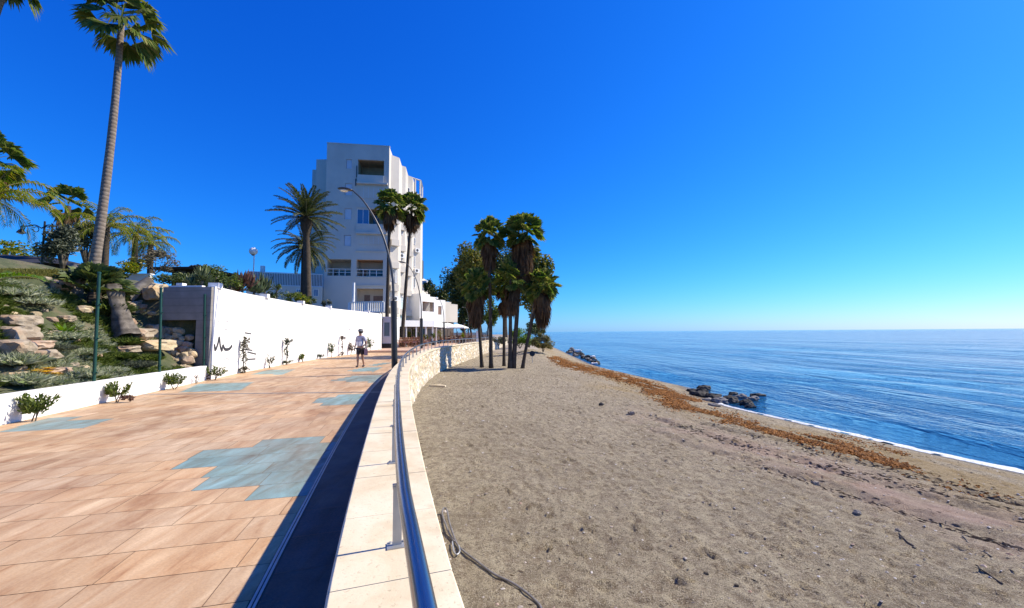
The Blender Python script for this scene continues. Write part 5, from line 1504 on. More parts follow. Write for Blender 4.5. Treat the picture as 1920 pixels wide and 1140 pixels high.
mb = MB(); p = [F1.pt(-.5, 0, -.8), F1.pt(L1, 0, -.8), F2.pt(L2, 0, -.8), F2.pt(L2, 0, -5), F1.pt(-.5, 0, -5)]
mb.prism([(q.x, q.y) for q in p], .17, zb1 - .02); M['dark_room'] = simple('dark_interior', (.10, .07, .05), .5, .3, 1.5, .1); mb.build('ground_floor', M['dark_room'], low)  # dark colour stands in for the unlit restaurant interior
# far block behind
far = empty('apartment_block', (at_y(794, 600, 92).x, 92, 0), 'distant white block with balconies glimpsed right of the tower', 'apartment block')
x0, x1 = at_y(782, 500, 92).x, at_y(800, 500, 92).x; zz = at_y(790, 487, 92).z
mb = MB(); mb.box(((x0 + x1) / 2 - .6, 97, zz / 2 - 2), (x1 - x0 - 1.2, 9, zz - 4)); mb.build('wall', M['tower_white'], far)
for k, z in enumerate((9.6, 13.0)):
    mb = MB(); mb.box((x1 - .9, 93.5, z), (1.9, 3, .9)); mb.build('balcony', M['white_wall'], far)
mb = MB(); mb.box((x0 + .7, 92.6, zz - 2.2), (1.1, 1, 4.2)); mb.build('roof_tower', M['lamp_grey'], far)
# ---- blue-shaded house left of the date palms
hy = 46
h0, h1 = at_y(461, 560, hy), at_y(604, 560, hy + 3); h0.z = h1.z = 0
FH = Face(h0, h1 - h0); house = empty('terrace_house', (h0.x, h0.y, 3), 'shaded house with a long railed roof terrace behind the wall planting', 'house')
za, zc = FH.uz(530, 512)[1], FH.uz(530, 536)[1]; LH = (h1 - h0).length
mb = MB(); pts = [FH.pt(0, 0), FH.pt(LH, 0), FH.pt(LH, 0, -7), FH.pt(0, 0, -7)]; mb.prism([(p.x, p.y) for p in pts], 2.8, zc); mb.build('wall', M['tower_white'], house)
mb = MB(); n = 46
for k in range(n + 1):
    u = LH * k / n; FH.box(mb, u - .03, u + .03, zc, za, -.12, -.06)
FH.box(mb, 0, LH, za, za + .07, -.14, -.04); FH.box(mb, 0, LH, zc + .02, zc + .1, -.13, -.05); mb.build('railing', M['shutter'], house)
mb = MB(); FH.box(mb, 0, LH, zc + .1, za - .03, -.22, -.17); mb.build('screen', M['grey_glass'], house)
u0 = FH.uz(463, 520)[0]; u1 = FH.uz(487, 520)[0]; mb = MB(); FH.box(mb, u0, u1, zc, FH.uz(475, 508)[1], -2.5, -.3); mb.build('stair_head', M['tower_white'], house)
p0, p1 = FH.rect(484, 495, 492, 510)[0:2]; mb = MB(); FH.box(mb, p0, p1, zc, FH.uz(488, 495)[1], -1.8, -1.2); mb.build('chimney', M['white_wall'], house)
for x0 in (555, 572, 588):
    h = FH.rect(x0, 542, x0 + 9, 556); window(FH, h, house, 'blue_glass', .045)
# ---- dark pavilion and dark garden house, white parapet strip
py_ = 27
pv = empty('pavilion', (at_y(350, 530, py_).x, py_, 3.4), 'dark garden pavilion in deep shade with a round pale blue window', 'pavilion')
x0, x1 = at_y(322, 520, py_).x, at_y(376, 520, py_).x; z1 = at_y(350, 507, py_).z
mb = MB(); mb.box(((x0 + x1) / 2, py_ + 2, (z1 + 3) / 2), (x1 - x0, 4, z1 - 3)); M['dark_wall'] = simple('dark_roof_shade', (.02, .018, .016), .8, .3, 2, .2); mb.build('wall', M['dark_wall'], pv)  # near-black colour stands in for deep shade; the black roofs share it
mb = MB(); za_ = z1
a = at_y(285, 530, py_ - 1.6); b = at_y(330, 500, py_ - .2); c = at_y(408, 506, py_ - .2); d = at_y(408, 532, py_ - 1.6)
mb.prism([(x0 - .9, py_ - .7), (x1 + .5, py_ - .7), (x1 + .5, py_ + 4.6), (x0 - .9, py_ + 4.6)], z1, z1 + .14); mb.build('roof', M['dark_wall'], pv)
p = at_y(340, 512, py_ - .02); mb = MB(); Rx = Matrix.Rotation(R(90), 3, 'X'); mb.lathe(p, [(.27, -.02), (.27, .03)], 20, rot=Rx); w_ = mb.build('round_window', M['blue_glass'], pv)
mb = MB(); mb.lathe(p, [(.28, -.02), (.33, -.02), (.33, .05), (.28, .05)], 20, rot=Rx); mb.build('frame', M['lamp_grey'], w_)
# dark hedge hill in front of it
shrub_px(345, 548, 120, 44, 22, 2400, .14, 'dark_leaf', 'hedge', 'very dark clipped hedge before the pavilion, above the concrete wall', 'hedge', 801, clumps=22)
gy = 25
gh = empty('garden_house', (at_y(60, 500, gy).x, gy, 3.4), 'dark low house with a sloping black roof beside the lawn', 'house')
r0, r1, r2, r3 = at_y(-30, 462, gy), at_y(46, 476, gy), at_y(104, 494, gy), at_y(104, 510, gy)
mb = MB(); xa, xb2 = at_y(-60, 500, gy).x, at_y(100, 500, gy).x; mb.box(((xa + xb2) / 2, gy + 2, (3.2 + r2.z) / 2), (xb2 - xa, 4, r2.z - 3.2)); mb.build('wall', M['dark_wall'], gh)  # shade on the house wall is painted by this near-black colour
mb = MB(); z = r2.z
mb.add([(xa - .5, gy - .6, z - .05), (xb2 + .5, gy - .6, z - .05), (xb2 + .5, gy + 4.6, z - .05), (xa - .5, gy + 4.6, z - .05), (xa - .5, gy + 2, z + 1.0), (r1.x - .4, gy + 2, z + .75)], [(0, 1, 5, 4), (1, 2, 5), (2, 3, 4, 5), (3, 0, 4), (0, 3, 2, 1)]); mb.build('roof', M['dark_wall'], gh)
mb = MB(); a, b = at_y(228, 521, 23), at_y(284, 521, 23); z0_, z1_ = at_y(255, 526, 23).z, at_y(255, 515, 23).z; mb.box(((a.x + b.x) / 2, 23, (z0_ + z1_) / 2 - .1), (b.x - a.x, .2, z1_ - z0_ + .2)); mb.box(((a.x + b.x) / 2, 23, z1_ + .02), (b.x - a.x + .1, .28, .05)); tag(mb.build('parapet', M['white_wall']), 'short white parapet strip on the bank below the ochre shrub', 'wall')
# ---- lamps of the garden
gp = at_y(475, 520, 31); zb2 = 3.2
e = empty('globe_lamp', (gp.x, gp.y, zb2), 'white globe lamp on a slim pale post beside the blue sky gap', 'lamp')
c = at_y(475, 471, 31); mb = MB(); mb.tube([(gp.x, gp.y, zb2 - .1), (gp.x, gp.y, c.z - .2)], [.055, .04], 10); mb.build('post', M['frame_white'], e)
mb = MB(); mb.lathe(c, [(.30 * math.sin(math.pi * (k + .01) / 12.02), -.30 * math.cos(math.pi * (k + .01) / 12.02)) for k in range(13)], 20); M['globe'] = simple('milky_globe', (.85, .85, .83), .25, .02, 2, 0); mb.build('globe', M['globe'], e, smooth=True)
mb = MB(); mb.lathe((c.x, c.y, c.z - .3), [(.06, -.05), (.13, .0), (.12, .05)], 14); mb.build('collar', M['lamp_grey'], e)
ly_ = 20; lp = at_y(78, 500, ly_)
e = empty('lantern_post', (lp.x, lp.y, 3.6), 'black old-fashioned lantern post with two scrolled arms beside the olive tree', 'lamp')
zt2 = at_y(78, 415, ly_).z; mb = MB(); mb.tube([(lp.x, lp.y, 3.5), (lp.x, lp.y, zt2)], [.06, .04], 10); mb.build('post', M['black'], e)
for s, hx in ((-1, 40), (1, 110)):
    pts = [at_y(78, 428, ly_), at_y(78 + s * 12, 422, ly_), at_y(78 + s * 26, 424, ly_), at_y(hx, 424, ly_), at_y(hx, 429, ly_)]
    mb = MB(); mb.tube(catmull(pts, 6), .028, 8); sc = [at_y(78 + s * (10 + 5 * math.cos(t)), 430 + 5 * math.sin(t), ly_) for t in np.linspace(0, 5.5, 12)]; mb.tube(sc, .018, 6); mb.build('arm', M['black'], e)
    c = at_y(hx, 433, ly_); mb = MB(); mb.lathe(c, [(.17, -.10), (.165, -.07), (.10, .04), (.05, .09), (.02, .12)], 14); l_ = mb.build('lantern', M['black'], e)
    mb = MB(); mb.lathe((c.x, c.y, c.z - .12), [(.02, -.05), (.10, -.02), (.13, .03)], 14); mb.build('lens', M['lens'], l_)
# ------------------------------------------------------------------ restaurant terrace
TZ = .17
ky = 38.5; k0, k1 = at_y(717, 640, ky).x, at_y(735, 640, ky).x; kz = at_y(726, 596, ky).z
e = empty('kiosk', ((k0 + k1) / 2, ky, TZ), 'small white glazed kiosk at the end of the tall white wall', 'kiosk')
FK = Face((k0, ky, 0), (1, 0, 0)); wK = k1 - k0
h = (wK * .08, wK * .78, 1.25, 2.65); mb = MB(); facade(mb, FK, 0, wK, TZ, kz, [h], .1); shell(mb, [FK.pt(wK, 0), FK.pt(wK, 0, -2.5), FK.pt(0, 0, -2.5), FK.pt(0, 0)], TZ, kz); mb.build('wall', M['white_wall'], e)
window(FK, h, e, 'grey_glass', -.06, 0)
mb = MB(); FK.box(mb, -.06, wK + .06, kz, kz + .1, -2.6, .08); mb.build('roof', M['white_wall'], e)
mb = MB(); FK.box(mb, -.02, wK + .02, TZ, TZ + .42, .004, .05); mb.build('plinth', M['black'], e)
# canopy
e = empty('terrace_canopy', (at_y(780, 640, 46).x, 46, TZ), 'long flat white canopy on white posts over the restaurant terrace', 'canopy')
cz0 = at_y(780, 611, 46).z; cz1 = at_y(780, 602, 46).z
ca, cb, cc_, cd_ = at_y(737, 605, 42), at_y(812, 605, 46), at_y(836, 605, 58), at_y(745, 605, 56)
mb = MB(); mb.prism([(q.x, q.y) for q in (ca, cb, cc_, cd_)], cz0, cz1 - .25); mb.build('roof', M['white_wall'], e)
mb = MB()
P4 = [ca, cb, cc_, cd_]
for i in range(4):
    a, b = P4[i], P4[(i + 1) % 4]; m_ = (a + b) / 2; mb.box((m_.x, m_.y, (cz0 + cz1) / 2 - .05), ((b - a).to_2d().length + .1, .12, cz1 - cz0 + .12), math.atan2(b.y - a.y, b.x - a.x))
mb.build('fascia', M['frame_white'], e)
for t in (.02, .3, .55, .8, .98):
    p = ca.lerp(cb, t); mb = MB(); mb.box((p.x, p.y + .15, (TZ + cz0) / 2), (.13, .13, cz0 - TZ)); mb.box((p.x, p.y + .15, TZ + .03), (.2, .2, .06)); mb.build('post', M['frame_white'], e)
for t in (.3, .7):
    p = cb.lerp(cc_, t); mb = MB(); mb.box((p.x - .15, p.y, (TZ + cz0) / 2), (.13, .13, cz0 - TZ)); mb.build('post', M['frame_white'], e)
# glazed restaurant front under the canopy
e = empty('restaurant_front', (at_y(770, 640, 52).x, 52, TZ), 'dark glazed restaurant front in the shade under the white canopy', 'shopfront')
r0, r1 = at_y(733, 640, 52), at_y(812, 640, 53); r0.z = r1.z = 0; FR = Face(r0, r1 - r0); LR = (r1 - r0).length
mb = MB(); FR.box(mb, 0, LR, TZ, cz0 - .05, -.3, -.1); mb.build('wall', M['dark_room'], e)
for k in range(6):
    window(FR, (LR * k / 6 + .08, LR * (k + 1) / 6 - .08, TZ + .05, cz0 - .12), e, 'grey_glass' if k in (3, 5) else 'dark_glass', -.05, 0, fw=.09)
# parasols
M['canvas'] = simple('white_canvas', (.78, .77, .73), .8, .04, 2, .05)
def parasol(px, pyt, y, r, lab):
    c = at_y(px, pyt, y); e = empty('parasol', (c.x, c.y, TZ), lab, 'parasol', 'white parasols on the terrace')
    mb = MB(); n = 8; pts = [Vector((c.x, c.y, c.z))]
    for q, (f, dz) in enumerate(((.5, -.22), (1, -.52), (1.0, -.66))):
        for k in range(n): a = 2 * math.pi * k / n; pts.append(Vector((c.x + r * f * math.cos(a), c.y + r * f * math.sin(a), c.z + dz)))
    fs = [(0, 1 + k, 1 + (k + 1) % n) for k in range(n)] + [(1 + q * n + k, 1 + (q + 1) * n + k, 1 + (q + 1) * n + (k + 1) % n, 1 + q * n + (k + 1) % n) for q in range(2) for k in range(n)]
    mb.add(pts, fs); mb.build('canopy', M['canvas'], e)
    mb = MB(); mb.tube([(c.x, c.y, TZ), (c.x, c.y, c.z + .06)], .03, 8); mb.build('pole', M['lamp_grey'], e)
    mb = MB(); mb.lathe((c.x, c.y, TZ), [(.3, 0), (.3, .06), (.06, .1), (.05, .3)], 14); mb.build('base', M['lamp_grey'], e)
parasol(856, 607, 57, 1.7, 'larger white parasol over the terrace tables, right of the low building')
parasol(839, 605, 63, 1.5, 'white parasol half hidden behind the larger one')
# chairs and tables
M['wicker'] = simple('wicker', (.22, .10, .05), .6, .35, 20, .4); M['cushion'] = simple('faded_pink_cushion', (.55, .30, .27), .9, .12, 6, .1); M['table_top'] = simple('table_top', (.42, .30, .24), .4, .1, 4, .02)
ch = empty('terrace_chair', (0, 0, 0), 'x', 'chair', 'wicker chairs on the restaurant terrace')
mb = MB(); mb.box((0, 0, .44), (.5, .5, .07)); mb.build('seat', M['wicker'], ch)
mb = MB(); mb.box((0, 0, .50), (.44, .44, .05)); mb.build('cushion', M['cushion'], ch)
mb = MB(); [mb.box((xx, .25, .70), (.045, .035, .46), rot=Matrix.Rotation(R(-8), 3, 'X')) for xx in (-.22, -.13, -.045, .045, .13, .22)]; mb.box((0, .27, .80), (.46, .03, .05), rot=Matrix.Rotation(R(-8), 3, 'X')); mb.tube([(-.25, .24, .92), (0, .29, .96), (.25, .24, .92)], .025, 6); mb.build('backrest', M['wicker'], ch)
for sx in (-1, 1):
    for sy in (-1, 1): mb = MB(); mb.tube([(sx * .21, sy * .21, .42), (sx * .23, sy * .23, 0)], [.022, .018], 6); mb.build('leg', M['wicker'], ch)
    mb = MB(); mb.tube([(sx * .25, -.22, .44), (sx * .26, -.2, .64), (sx * .25, .24, .66)], .02, 6); mb.build('armrest', M['wicker'], ch)
tb_ = empty('terrace_table', (0, 0, 0), 'x', 'table', 'round tables on the restaurant terrace')
mb = MB(); mb.lathe((0, 0, .72), [(.42, 0), (.43, .015), (.42, .03)], 20); mb.build('table_top', M['table_top'], tb_)
mb = MB(); mb.tube([(0, 0, .05), (0, 0, .72)], .035, 8); mb.build('leg', M['lamp_grey'], tb_); mb = MB(); mb.lathe((0, 0, 0), [(.26, 0), (.26, .03), (.05, .06)], 14); mb.build('base', M['lamp_grey'], tb_)
rnd = random.Random(31); first = [ch, tb_]
tabs = [(748, 39.5), (762, 40.5), (776, 41.5), (757, 43.5), (772, 45), (790, 44), (786, 48), (806, 51), (838, 55), (852, 56), (868, 60), (846, 62)]
for i, (px, y) in enumerate(tabs):
    c = at_y(px, 640, y); t = tb_ if i == 0 else copy_tree(tb_); t.location = (c.x, c.y, TZ); t['label'] = 'small round table among wicker chairs on the restaurant terrace'
    n = 3 if i < 7 else 2
    for k in range(n):
        a = k * 2 * math.pi / n + rnd.uniform(-.3, .3) + .6; r_ = .72
        o_ = ch if (i == 0 and k == 0) else copy_tree(ch); o_.location = (c.x + r_ * math.cos(a), c.y + r_ * math.sin(a), TZ); o_.rotation_euler = (0, 0, a - math.pi / 2 + rnd.uniform(-.2, .2)); o_['label'] = 'brown wicker chair with faded pink cushion around a terrace table'
# planters
def planter(px, y, h, mat, lab, sd, pot='black'):
    c = at_y(px, 640, y); rnd = random.Random(sd); p = Vector((c.x, c.y, TZ))
    plant('potted_plant', p, lab, 'potted plant', 'potted plants of the terrace', [('pot', M[pot], lambda mb: mb.lathe(p, [(.26, 0), (.33, .45), (.35, .45), (.35, .5), (.3, .5)], 14)),
        ('foliage', M[mat], lambda mb: leaf_cloud(mb, p + Vector((0, 0, .5 + h * .5)), (h * .42, h * .42, h * .55), 420, .14, rnd, 9))])
planter(813, 46, 1.0, 'bush_leaf', 'round bright green potted bush in front of the terrace, beside the railing', 901)
planter(766, 47, 1.5, 'queen_leaf', 'yellowish potted plant behind the tables near the first canopy posts', 902)
planter(780, 49, 1.6, 'bush_leaf', 'tall potted plant under the middle of the canopy', 903)
planter(797, 43, .9, 'gold_leaf', 'small orange-tinted potted plant beside the second street lamp', 904, 'brown')
planter(746, 41, .5, 'bush_leaf', 'low potted plant right of the nearest lamp post', 905, 'brown')
planter(868, 56, 1.0, 'queen_leaf', 'potted plant under the right edge of the larger parasol', 906)
planter(824, 53, 1.6, 'gold_leaf', 'tall ochre potted plant left of the slim grey lamp', 907)
# white pillar on the rail line and dark board fence at the terrace end
p = at_y(872, 640, 47); q = int(np.searchsorted(_wy, 44)); p = wall_off(q, .25)
mb = MB(); mb.box((p.x, p.y, capz(44) + .55), (.34, .34, 1.1)); mb.box((p.x, p.y, capz(44) + 1.13), (.42, .42, .07)); tag(mb.build('gate_pillar', M['white_wall']), 'white pillar set in the handrail line near the parasols', 'pillar')
e = empty('board_fence', (at_y(890, 640, 64).x, 64, TZ), 'brown slatted fence along the far end of the terrace', 'fence')
f0, f1 = at_y(845, 640, 64), at_y(912, 640, 60); mb = MB(); pm = MB()
for k in range(40):
    a = f0.lerp(f1, k / 39); mb.box((a.x, a.y, TZ + .75), (.11, .04, 1.3), math.atan2(f1.y - f0.y, f1.x - f0.x))
mb.build('slats', M['brown'], e)
for k in range(6):
    a = f0.lerp(f1, k / 5); pm = MB(); pm.box((a.x, a.y + .08, TZ + .8), (.1, .1, 1.6)); pm.build('post', M['brown'], e)
# ------------------------------------------------------------------ the walker
M['skin'] = simple('skin', (.36, .20, .13), .55, .06, 10, .02); M['shirt'] = simple('lavender_shirt', (.42, .41, .48), .85, .06, 12, .1); M['shirt_panel'] = simple('white_shirt_panel', (.78, .78, .80), .85, .03, 10, .05)
M['shorts'] = simple('charcoal_shorts', (.035, .033, .038), .85, .2, 12, .1); M['hat'] = simple('grey_hat', (.13, .13, .14), .85, .1, 10, .1); M['socks'] = simple('olive_trousers', (.15, .13, .09), .85, .1, 10, .1); M['hair'] = simple('dark_hair', (.03, .024, .02), .7, .2, 20, .2); M['eye'] = simple('dark_eye', (.02, .015, .012), .3, .1, 5, 0)
M['pink_bag'] = simple('dusty_pink_bag', (.35, .20, .21), .8, .08, 8, .1)
def skin_obj(name, verts, edges, radii, mat, parent, sub=2, root=0):
    me = bpy.data.meshes.new(name); me.from_pydata(verts, edges, []); o = bpy.data.objects.new(name, me); C.objects.link(o)
    o.modifiers.new('skin', 'SKIN'); lay = me.skin_vertices[0] if me.skin_vertices else None
    if lay is None:
        bm = bmesh.new(); bm.from_mesh(me); bm.verts.layers.skin.verify(); bm.to_mesh(me); bm.free(); lay = me.skin_vertices[0]
    for i, r_ in enumerate(radii):
        lay.data[i].radius = r_ if hasattr(r_, '__len__') else (r_, r_); lay.data[i].use_root = (i == root)
    s = o.modifiers.new('sub', 'SUBSURF'); s.levels = sub; s.render_levels = sub
    me.materials.append(M[mat]); dg = bpy.context.evaluated_depsgraph_get(); dg.update()
    me2 = bpy.data.meshes.new_from_object(o.evaluated_get(dg)); o.modifiers.clear(); o.data = me2
    me2.polygons.foreach_set('use_smooth', [True] * len(me2.polygons)); me2.materials.clear(); me2.materials.append(M[mat])
    o.parent = parent; return o
pp = at_z(675, 688.5, 0)
per = empty('person', (0, 0, 0), 'person in a grey hat, pale lavender top and dark shorts walking along the promenade', 'person')
HGT = 1.74
# facing -Y (towards the viewer); x to the person's left is +X in view
sk = {}; vv = []; ee = []; rr = []
def jt(n, p, r_): sk[n] = len(vv); vv.append(p); rr.append(r_)
def bn(*ns):
    for a, b in zip(ns[:-1], ns[1:]): ee.append((sk[a], sk[b]))
jt('pel', (0, 0, .93), (.15, .11)); jt('wai', (0, 0, 1.08), (.135, .10)); jt('che', (0, .01, 1.28), (.165, .115)); jt('sho', (0, .01, 1.42), (.13, .085)); jt('nek', (0, 0, 1.50), .055); jt('jaw', (0, -.025, 1.565), (.062, .07)); jt('hed', (0, -.01, 1.645), (.078, .095)); jt('crn', (0, .0, 1.715), (.05, .06))
bn('pel', 'wai', 'che', 'sho', 'nek', 'jaw', 'hed', 'crn')
leg = {-1: [(-.09, 0, .86, .088), (-.10, -.02, .68, .078), (-.095, -.06, .48, .056), (-.095, -.05, .33, .055), (-.09, -.05, .10, .036), (-.09, -.09, .045, .04), (-.095, -.19, .035, .032)],
       1: [(.09, 0, .86, .088), (.10, .02, .68, .078), (.10, .02, .48, .056), (.10, .08, .33, .055), (.10, .14, .13, .036), (.10, .12, .06, .04), (.105, .02, .03, .032)]}
for s in (-1, 1):
    prev = 'pel'
    for i, (x, y, z, r_) in enumerate(leg[s]): jt(f'l{s}{i}', (x, y, z), r_); bn(prev, f'l{s}{i}'); prev = f'l{s}{i}'
arm = {-1: [(-.19, .01, 1.40, .055), (-.25, .03, 1.22, .048), (-.28, .02, 1.07, .038), (-.26, -.08, .90, .026), (-.255, -.10, .84, .034)],
       1: [(.19, .01, 1.40, .055), (.27, .02, 1.24, .048), (.30, .03, 1.10, .038), (.22, -.10, .98, .027), (.19, -.13, .93, .034)]}
for s in (-1, 1):
    prev = 'sho'
    for i, (x, y, z, r_) in enumerate(arm[s]): jt(f'a{s}{i}', (x, y, z), r_); bn(prev, f'a{s}{i}'); prev = f'a{s}{i}'
    hx, hy, hz, _ = arm[s][-1]; dx = 0 if s < 0 else -.03
    for f, (oy, ln) in enumerate(((-.03, .075), (-.01, .085), (.01, .08), (.03, .065))):
        jt(f'f{s}{f}a', (hx + dx * .6, hy + oy, hz - ln * .55), .011); jt(f'f{s}{f}b', (hx + dx * 1.2 - s * .012, hy + oy * 1.1, hz - ln), .009); bn(prev, f'f{s}{f}a', f'f{s}{f}b')
    jt(f't{s}a', (hx - s * .02, hy - .045, hz - .01), .012); jt(f't{s}b', (hx - s * .03, hy - .06, hz - .045), .010); bn(prev, f't{s}a', f't{s}b')
skin_obj('body', vv, ee, rr, 'skin', per)
mb = MB()
for s in (-1, 1): mb.lathe((s * .031, -.098, 1.652), [(.001, -.012), (.012, -.006), (.012, .006), (.001, .012)], 8)
mb.build('eyes', M['eye'], per)
mb = MB(); mb.tube([(0, -.095, 1.655), (0, -.128, 1.618), (0, -.10, 1.610)], [.008, .016, .008], 8); mb.build('nose', M['skin'], per, smooth=True)
mb = MB(); mb.tube([(-.026, -.098, 1.582), (0, -.108, 1.578), (.026, -.098, 1.582)], [.004, .008, .004], 6); mb.build('mouth', M['pink_bag'], per)
mb = MB()
for s in (-1, 1): mb.lathe((s * .088, .0, 1.64), [(.001, -.03), (.016, -.01), (.018, .012), (.001, .03)], 8, sx=.5)
mb.build('ears', M['skin'], per)
mb = MB(); mb.lathe((0, .015, 1.66), [(.105, -.06), (.108, .0), (.098, .05)], 16, sx=.92, sy=1.0); mb.build('hair', M['hair'], per, smooth=True)
mb = MB(); mb.lathe((0, .0, 1.69), [(.155, -.012), (.16, .0), (.115, .012), (.11, .06), (.085, .10), (.02, .115)], 20, sx=.95, sy=1.05); mb.build('hat', M['hat'], per, smooth=True)
tv = [(0, 0, .92), (0, 0, 1.08), (0, .01, 1.28), (0, .01, 1.425), (-.19, .01, 1.405), (-.235, .025, 1.27), (-.255, .03, 1.18), (.19, .01, 1.405), (.245, .02, 1.28), (.275, .025, 1.19)]
skin_obj('shirt', tv, [(0, 1), (1, 2), (2, 3), (3, 4), (4, 5), (5, 6), (3, 7), (7, 8), (8, 9)], [(.172, .128), (.158, .118), (.185, .132), (.14, .098), .072, .064, .062, .072, .064, .062], 'shirt', per)
for x in (-.085, .085): mb = MB(); mb.box((x, -.123, 1.11), (.135, .035, .19), rot=Matrix.Rotation(R(4), 3, 'X')); mb.build('pocket', M['shirt_panel'], per)
skin_obj('shorts', [(0, 0, .93), (-.095, 0, .84), (-.10, -.02, .68), (-.099, -.035, .56), (.095, 0, .84), (.10, .02, .68), (.10, .022, .56)], [(0, 1), (1, 2), (2, 3), (0, 4), (4, 5), (5, 6)], [(.168, .125), .108, .10, .095, .108, .10, .095], 'shorts', per)
for s in (-1, 1):
    x, y, z, r_ = leg[s][5]; x2, y2, z2, r2 = leg[s][6]
    skin_obj('shoe', [(x, y + .06, z), (x, y - .02, z), (x2, y2, z2)], [(0, 1), (1, 2)], [.05, .052, .04], 'shorts', per)
per.location = (pp.x, pp.y, 0); per.rotation_euler = (0, 0, R(-18))
sc_ = HGT / 1.80
bagp = Vector((pp.x + .30, pp.y - .1, .70))
e = empty('shoulder_bag', bagp, 'dusty pink bag hanging at the walking person\'s hip', 'bag')
mb = MB(); mb.box(bagp, (.16, .26, .28), R(20)); mb.box(bagp + Vector((0, 0, .15)), (.13, .22, .03), R(20)); mb.build('bag_body', M['pink_bag'], e)
mb = MB(); mb.tube(catmull([bagp + Vector((0, -.1, .14)), bagp + Vector((-.03, -.03, .40)), bagp + Vector((-.12, .02, .70)), bagp + Vector((-.08, .1, .42)), bagp + Vector((0, .1, .14))], 6), .012, 6); mb.build('strap', M['shorts'], e)
# ------------------------------------------------------------------ rocks in the water
G2 = 'dark rocks at the waterline'
wr = [(1316, 744, 46, 26, 'sea_rock', 'largest black rock at the landward end of the waterline rocks'), (1322, 731, 30, 14, 'sea_rock', 'black rock perched behind the largest one'), (1300, 736, 26, 12, 'sea_rock', 'low black rock touching the orange seaweed'), (1340, 748, 34, 18, 'sea_rock', 'black rock right of the largest one'),
      (1352, 757, 34, 18, 'sea_rock_pale', 'pale crusted rock in the middle of the waterline rocks'), (1372, 756, 40, 22, 'sea_rock', 'rounded black rock in the middle of the waterline rocks'), (1392, 748, 30, 14, 'sea_rock_pale', 'greyish rock behind the middle black one'), (1402, 760, 30, 18, 'sea_rock', 'black rock nearest the seaward end'),
      (1412, 752, 26, 16, 'sea_rock_pale', 'grey-topped rock at the seaward end'), (1424, 744, 30, 10, 'sea_rock', 'flat black rock farthest out in the water'), (1408, 765, 20, 10, 'sea_rock', 'small black rock nearest the viewer in the shallows'), (1340, 762, 26, 10, 'sea_rock_pale', 'whitish stone at the edge of the wet sand'), (1328, 752, 24, 10, 'sea_rock_pale', 'pale stone between the black rocks and the sand'), (1376, 741, 22, 10, 'sea_rock', 'small black rock at the back of the group')]
def sea_floor(x, y): return max(SEA, float(beach_z(x, y)))
for k, (px, pyb, wp_, hp, mt_, lab) in enumerate(wr): rock_px(px, pyb, wp_ * .86, hp * .68, mt_, lab, 900 + k, G2, .6, .2, sea_floor)
rnd = random.Random(77)
for k in range(46):
    px = rnd.uniform(1062, 1122); t = (px - 1062) / 60; pyb = 655 + t * 22 + rnd.uniform(-3, 7); s = rnd.uniform(4, 9)
    rock_px(px, pyb, s, s * .55, rnd.choice(('sea_rock', 'sea_rock_pale', 'limestone', 'sea_rock')), 'rock of the distant grey and white heap at the water beyond the palms', 950 + k, 'distant rocks at the water', .8, .3, sea_floor)
for (px, pyb, wp_) in ((1084, 660, 16), (1112, 671, 12), (1115, 684, 13)): rock_px(px, pyb, wp_, 4, 'white_wall', {1084: 'long whitish slab on top of the distant rocks', 1112: 'white slab in the middle of the distant rocks', 1115: 'white slab at the near end of the distant rocks'}[px], px, None, .7, .5, sea_floor)
# ------------------------------------------------------------------ seaweed, pebbles, odds and ends on the sand
M['weed'] = foliage('orange_seaweed', [(.16, .06, .013), (.30, .115, .02), (.38, .165, .035), (.12, .055, .02)], .8, .1, .2)
mb = MB(); rnd = random.Random(19)
bands = [([(1040, 670), (1062, 684), (1100, 692), (1160, 706), (1215, 722), (1265, 742), (1300, 752)], 21000, (7, 30)), ([(1215, 732), (1255, 752), (1290, 768)], 5200, (12, 22)), ([(1450, 814), (1510, 826), (1580, 842), (1640, 862), (1700, 882)], 12000, (9, 26)), ([(1300, 770), (1380, 790), (1460, 815)], 2600, (12, 14)), ([(1700, 884), (1800, 915), (1900, 940)], 110, (14, 16)), ([(1560, 815), (1640, 838), (1700, 856)], 260, (9, 9))]
for line, n, (s0, s1) in bands:
    for k in range(n):
        t = rnd.random() * (len(line) - 1); i = min(int(t), len(line) - 2); f_ = t - i; tt = t / (len(line) - 1)
        w_ = s0 * (.35 + math.sin(math.pi * min(1, tt * 1.05 + .02)) * 1.0)
        px = line[i][0] * (1 - f_) + line[i + 1][0] * f_ + rnd.gauss(0, 8); pyb = line[i][1] * (1 - f_) + line[i + 1][1] * f_ + rnd.gauss(0, w_ * .38)
        p = at_z(px, pyb, -1.7)
        for _ in range(3): p = at_z(px, pyb, float(beach_z(p.x, p.y)))
        if p.x > water_x(p.y) - .2: continue
        if noise.noise(Vector((p.x * 1.3, p.y * .9, 6))) < -.25: continue
        zz = sand_z(p.x, p.y) + .01
        a = rnd.uniform(0, 6.28); l = rnd.uniform(.03, .085) * (1 + p.y / 45); d = Vector((math.cos(a), math.sin(a), rnd.uniform(-.05, .35))); s = Vector((-math.sin(a), math.cos(a), rnd.uniform(-.4, .4))) * l * .28
        b = Vector((p.x, p.y, zz)); mb.add([b - s, b + s, b + d * l * .6 + s * .8 + Vector((0, 0, .02)), b + d * l], [(0, 1, 2, 3)])
tag(mb.build('seaweed', M['weed']), 'rust orange strip of dry seaweed washed up along the sand', 'seaweed', kind='stuff')
M['pebble'] = foliage('beach_pebble', [(.10, .085, .07), (.24, .20, .165), (.42, .38, .33), (.56, .52, .47), (.30, .19, .13)], .8, 0, .3)
mb = MB(); rnd = random.Random(44)
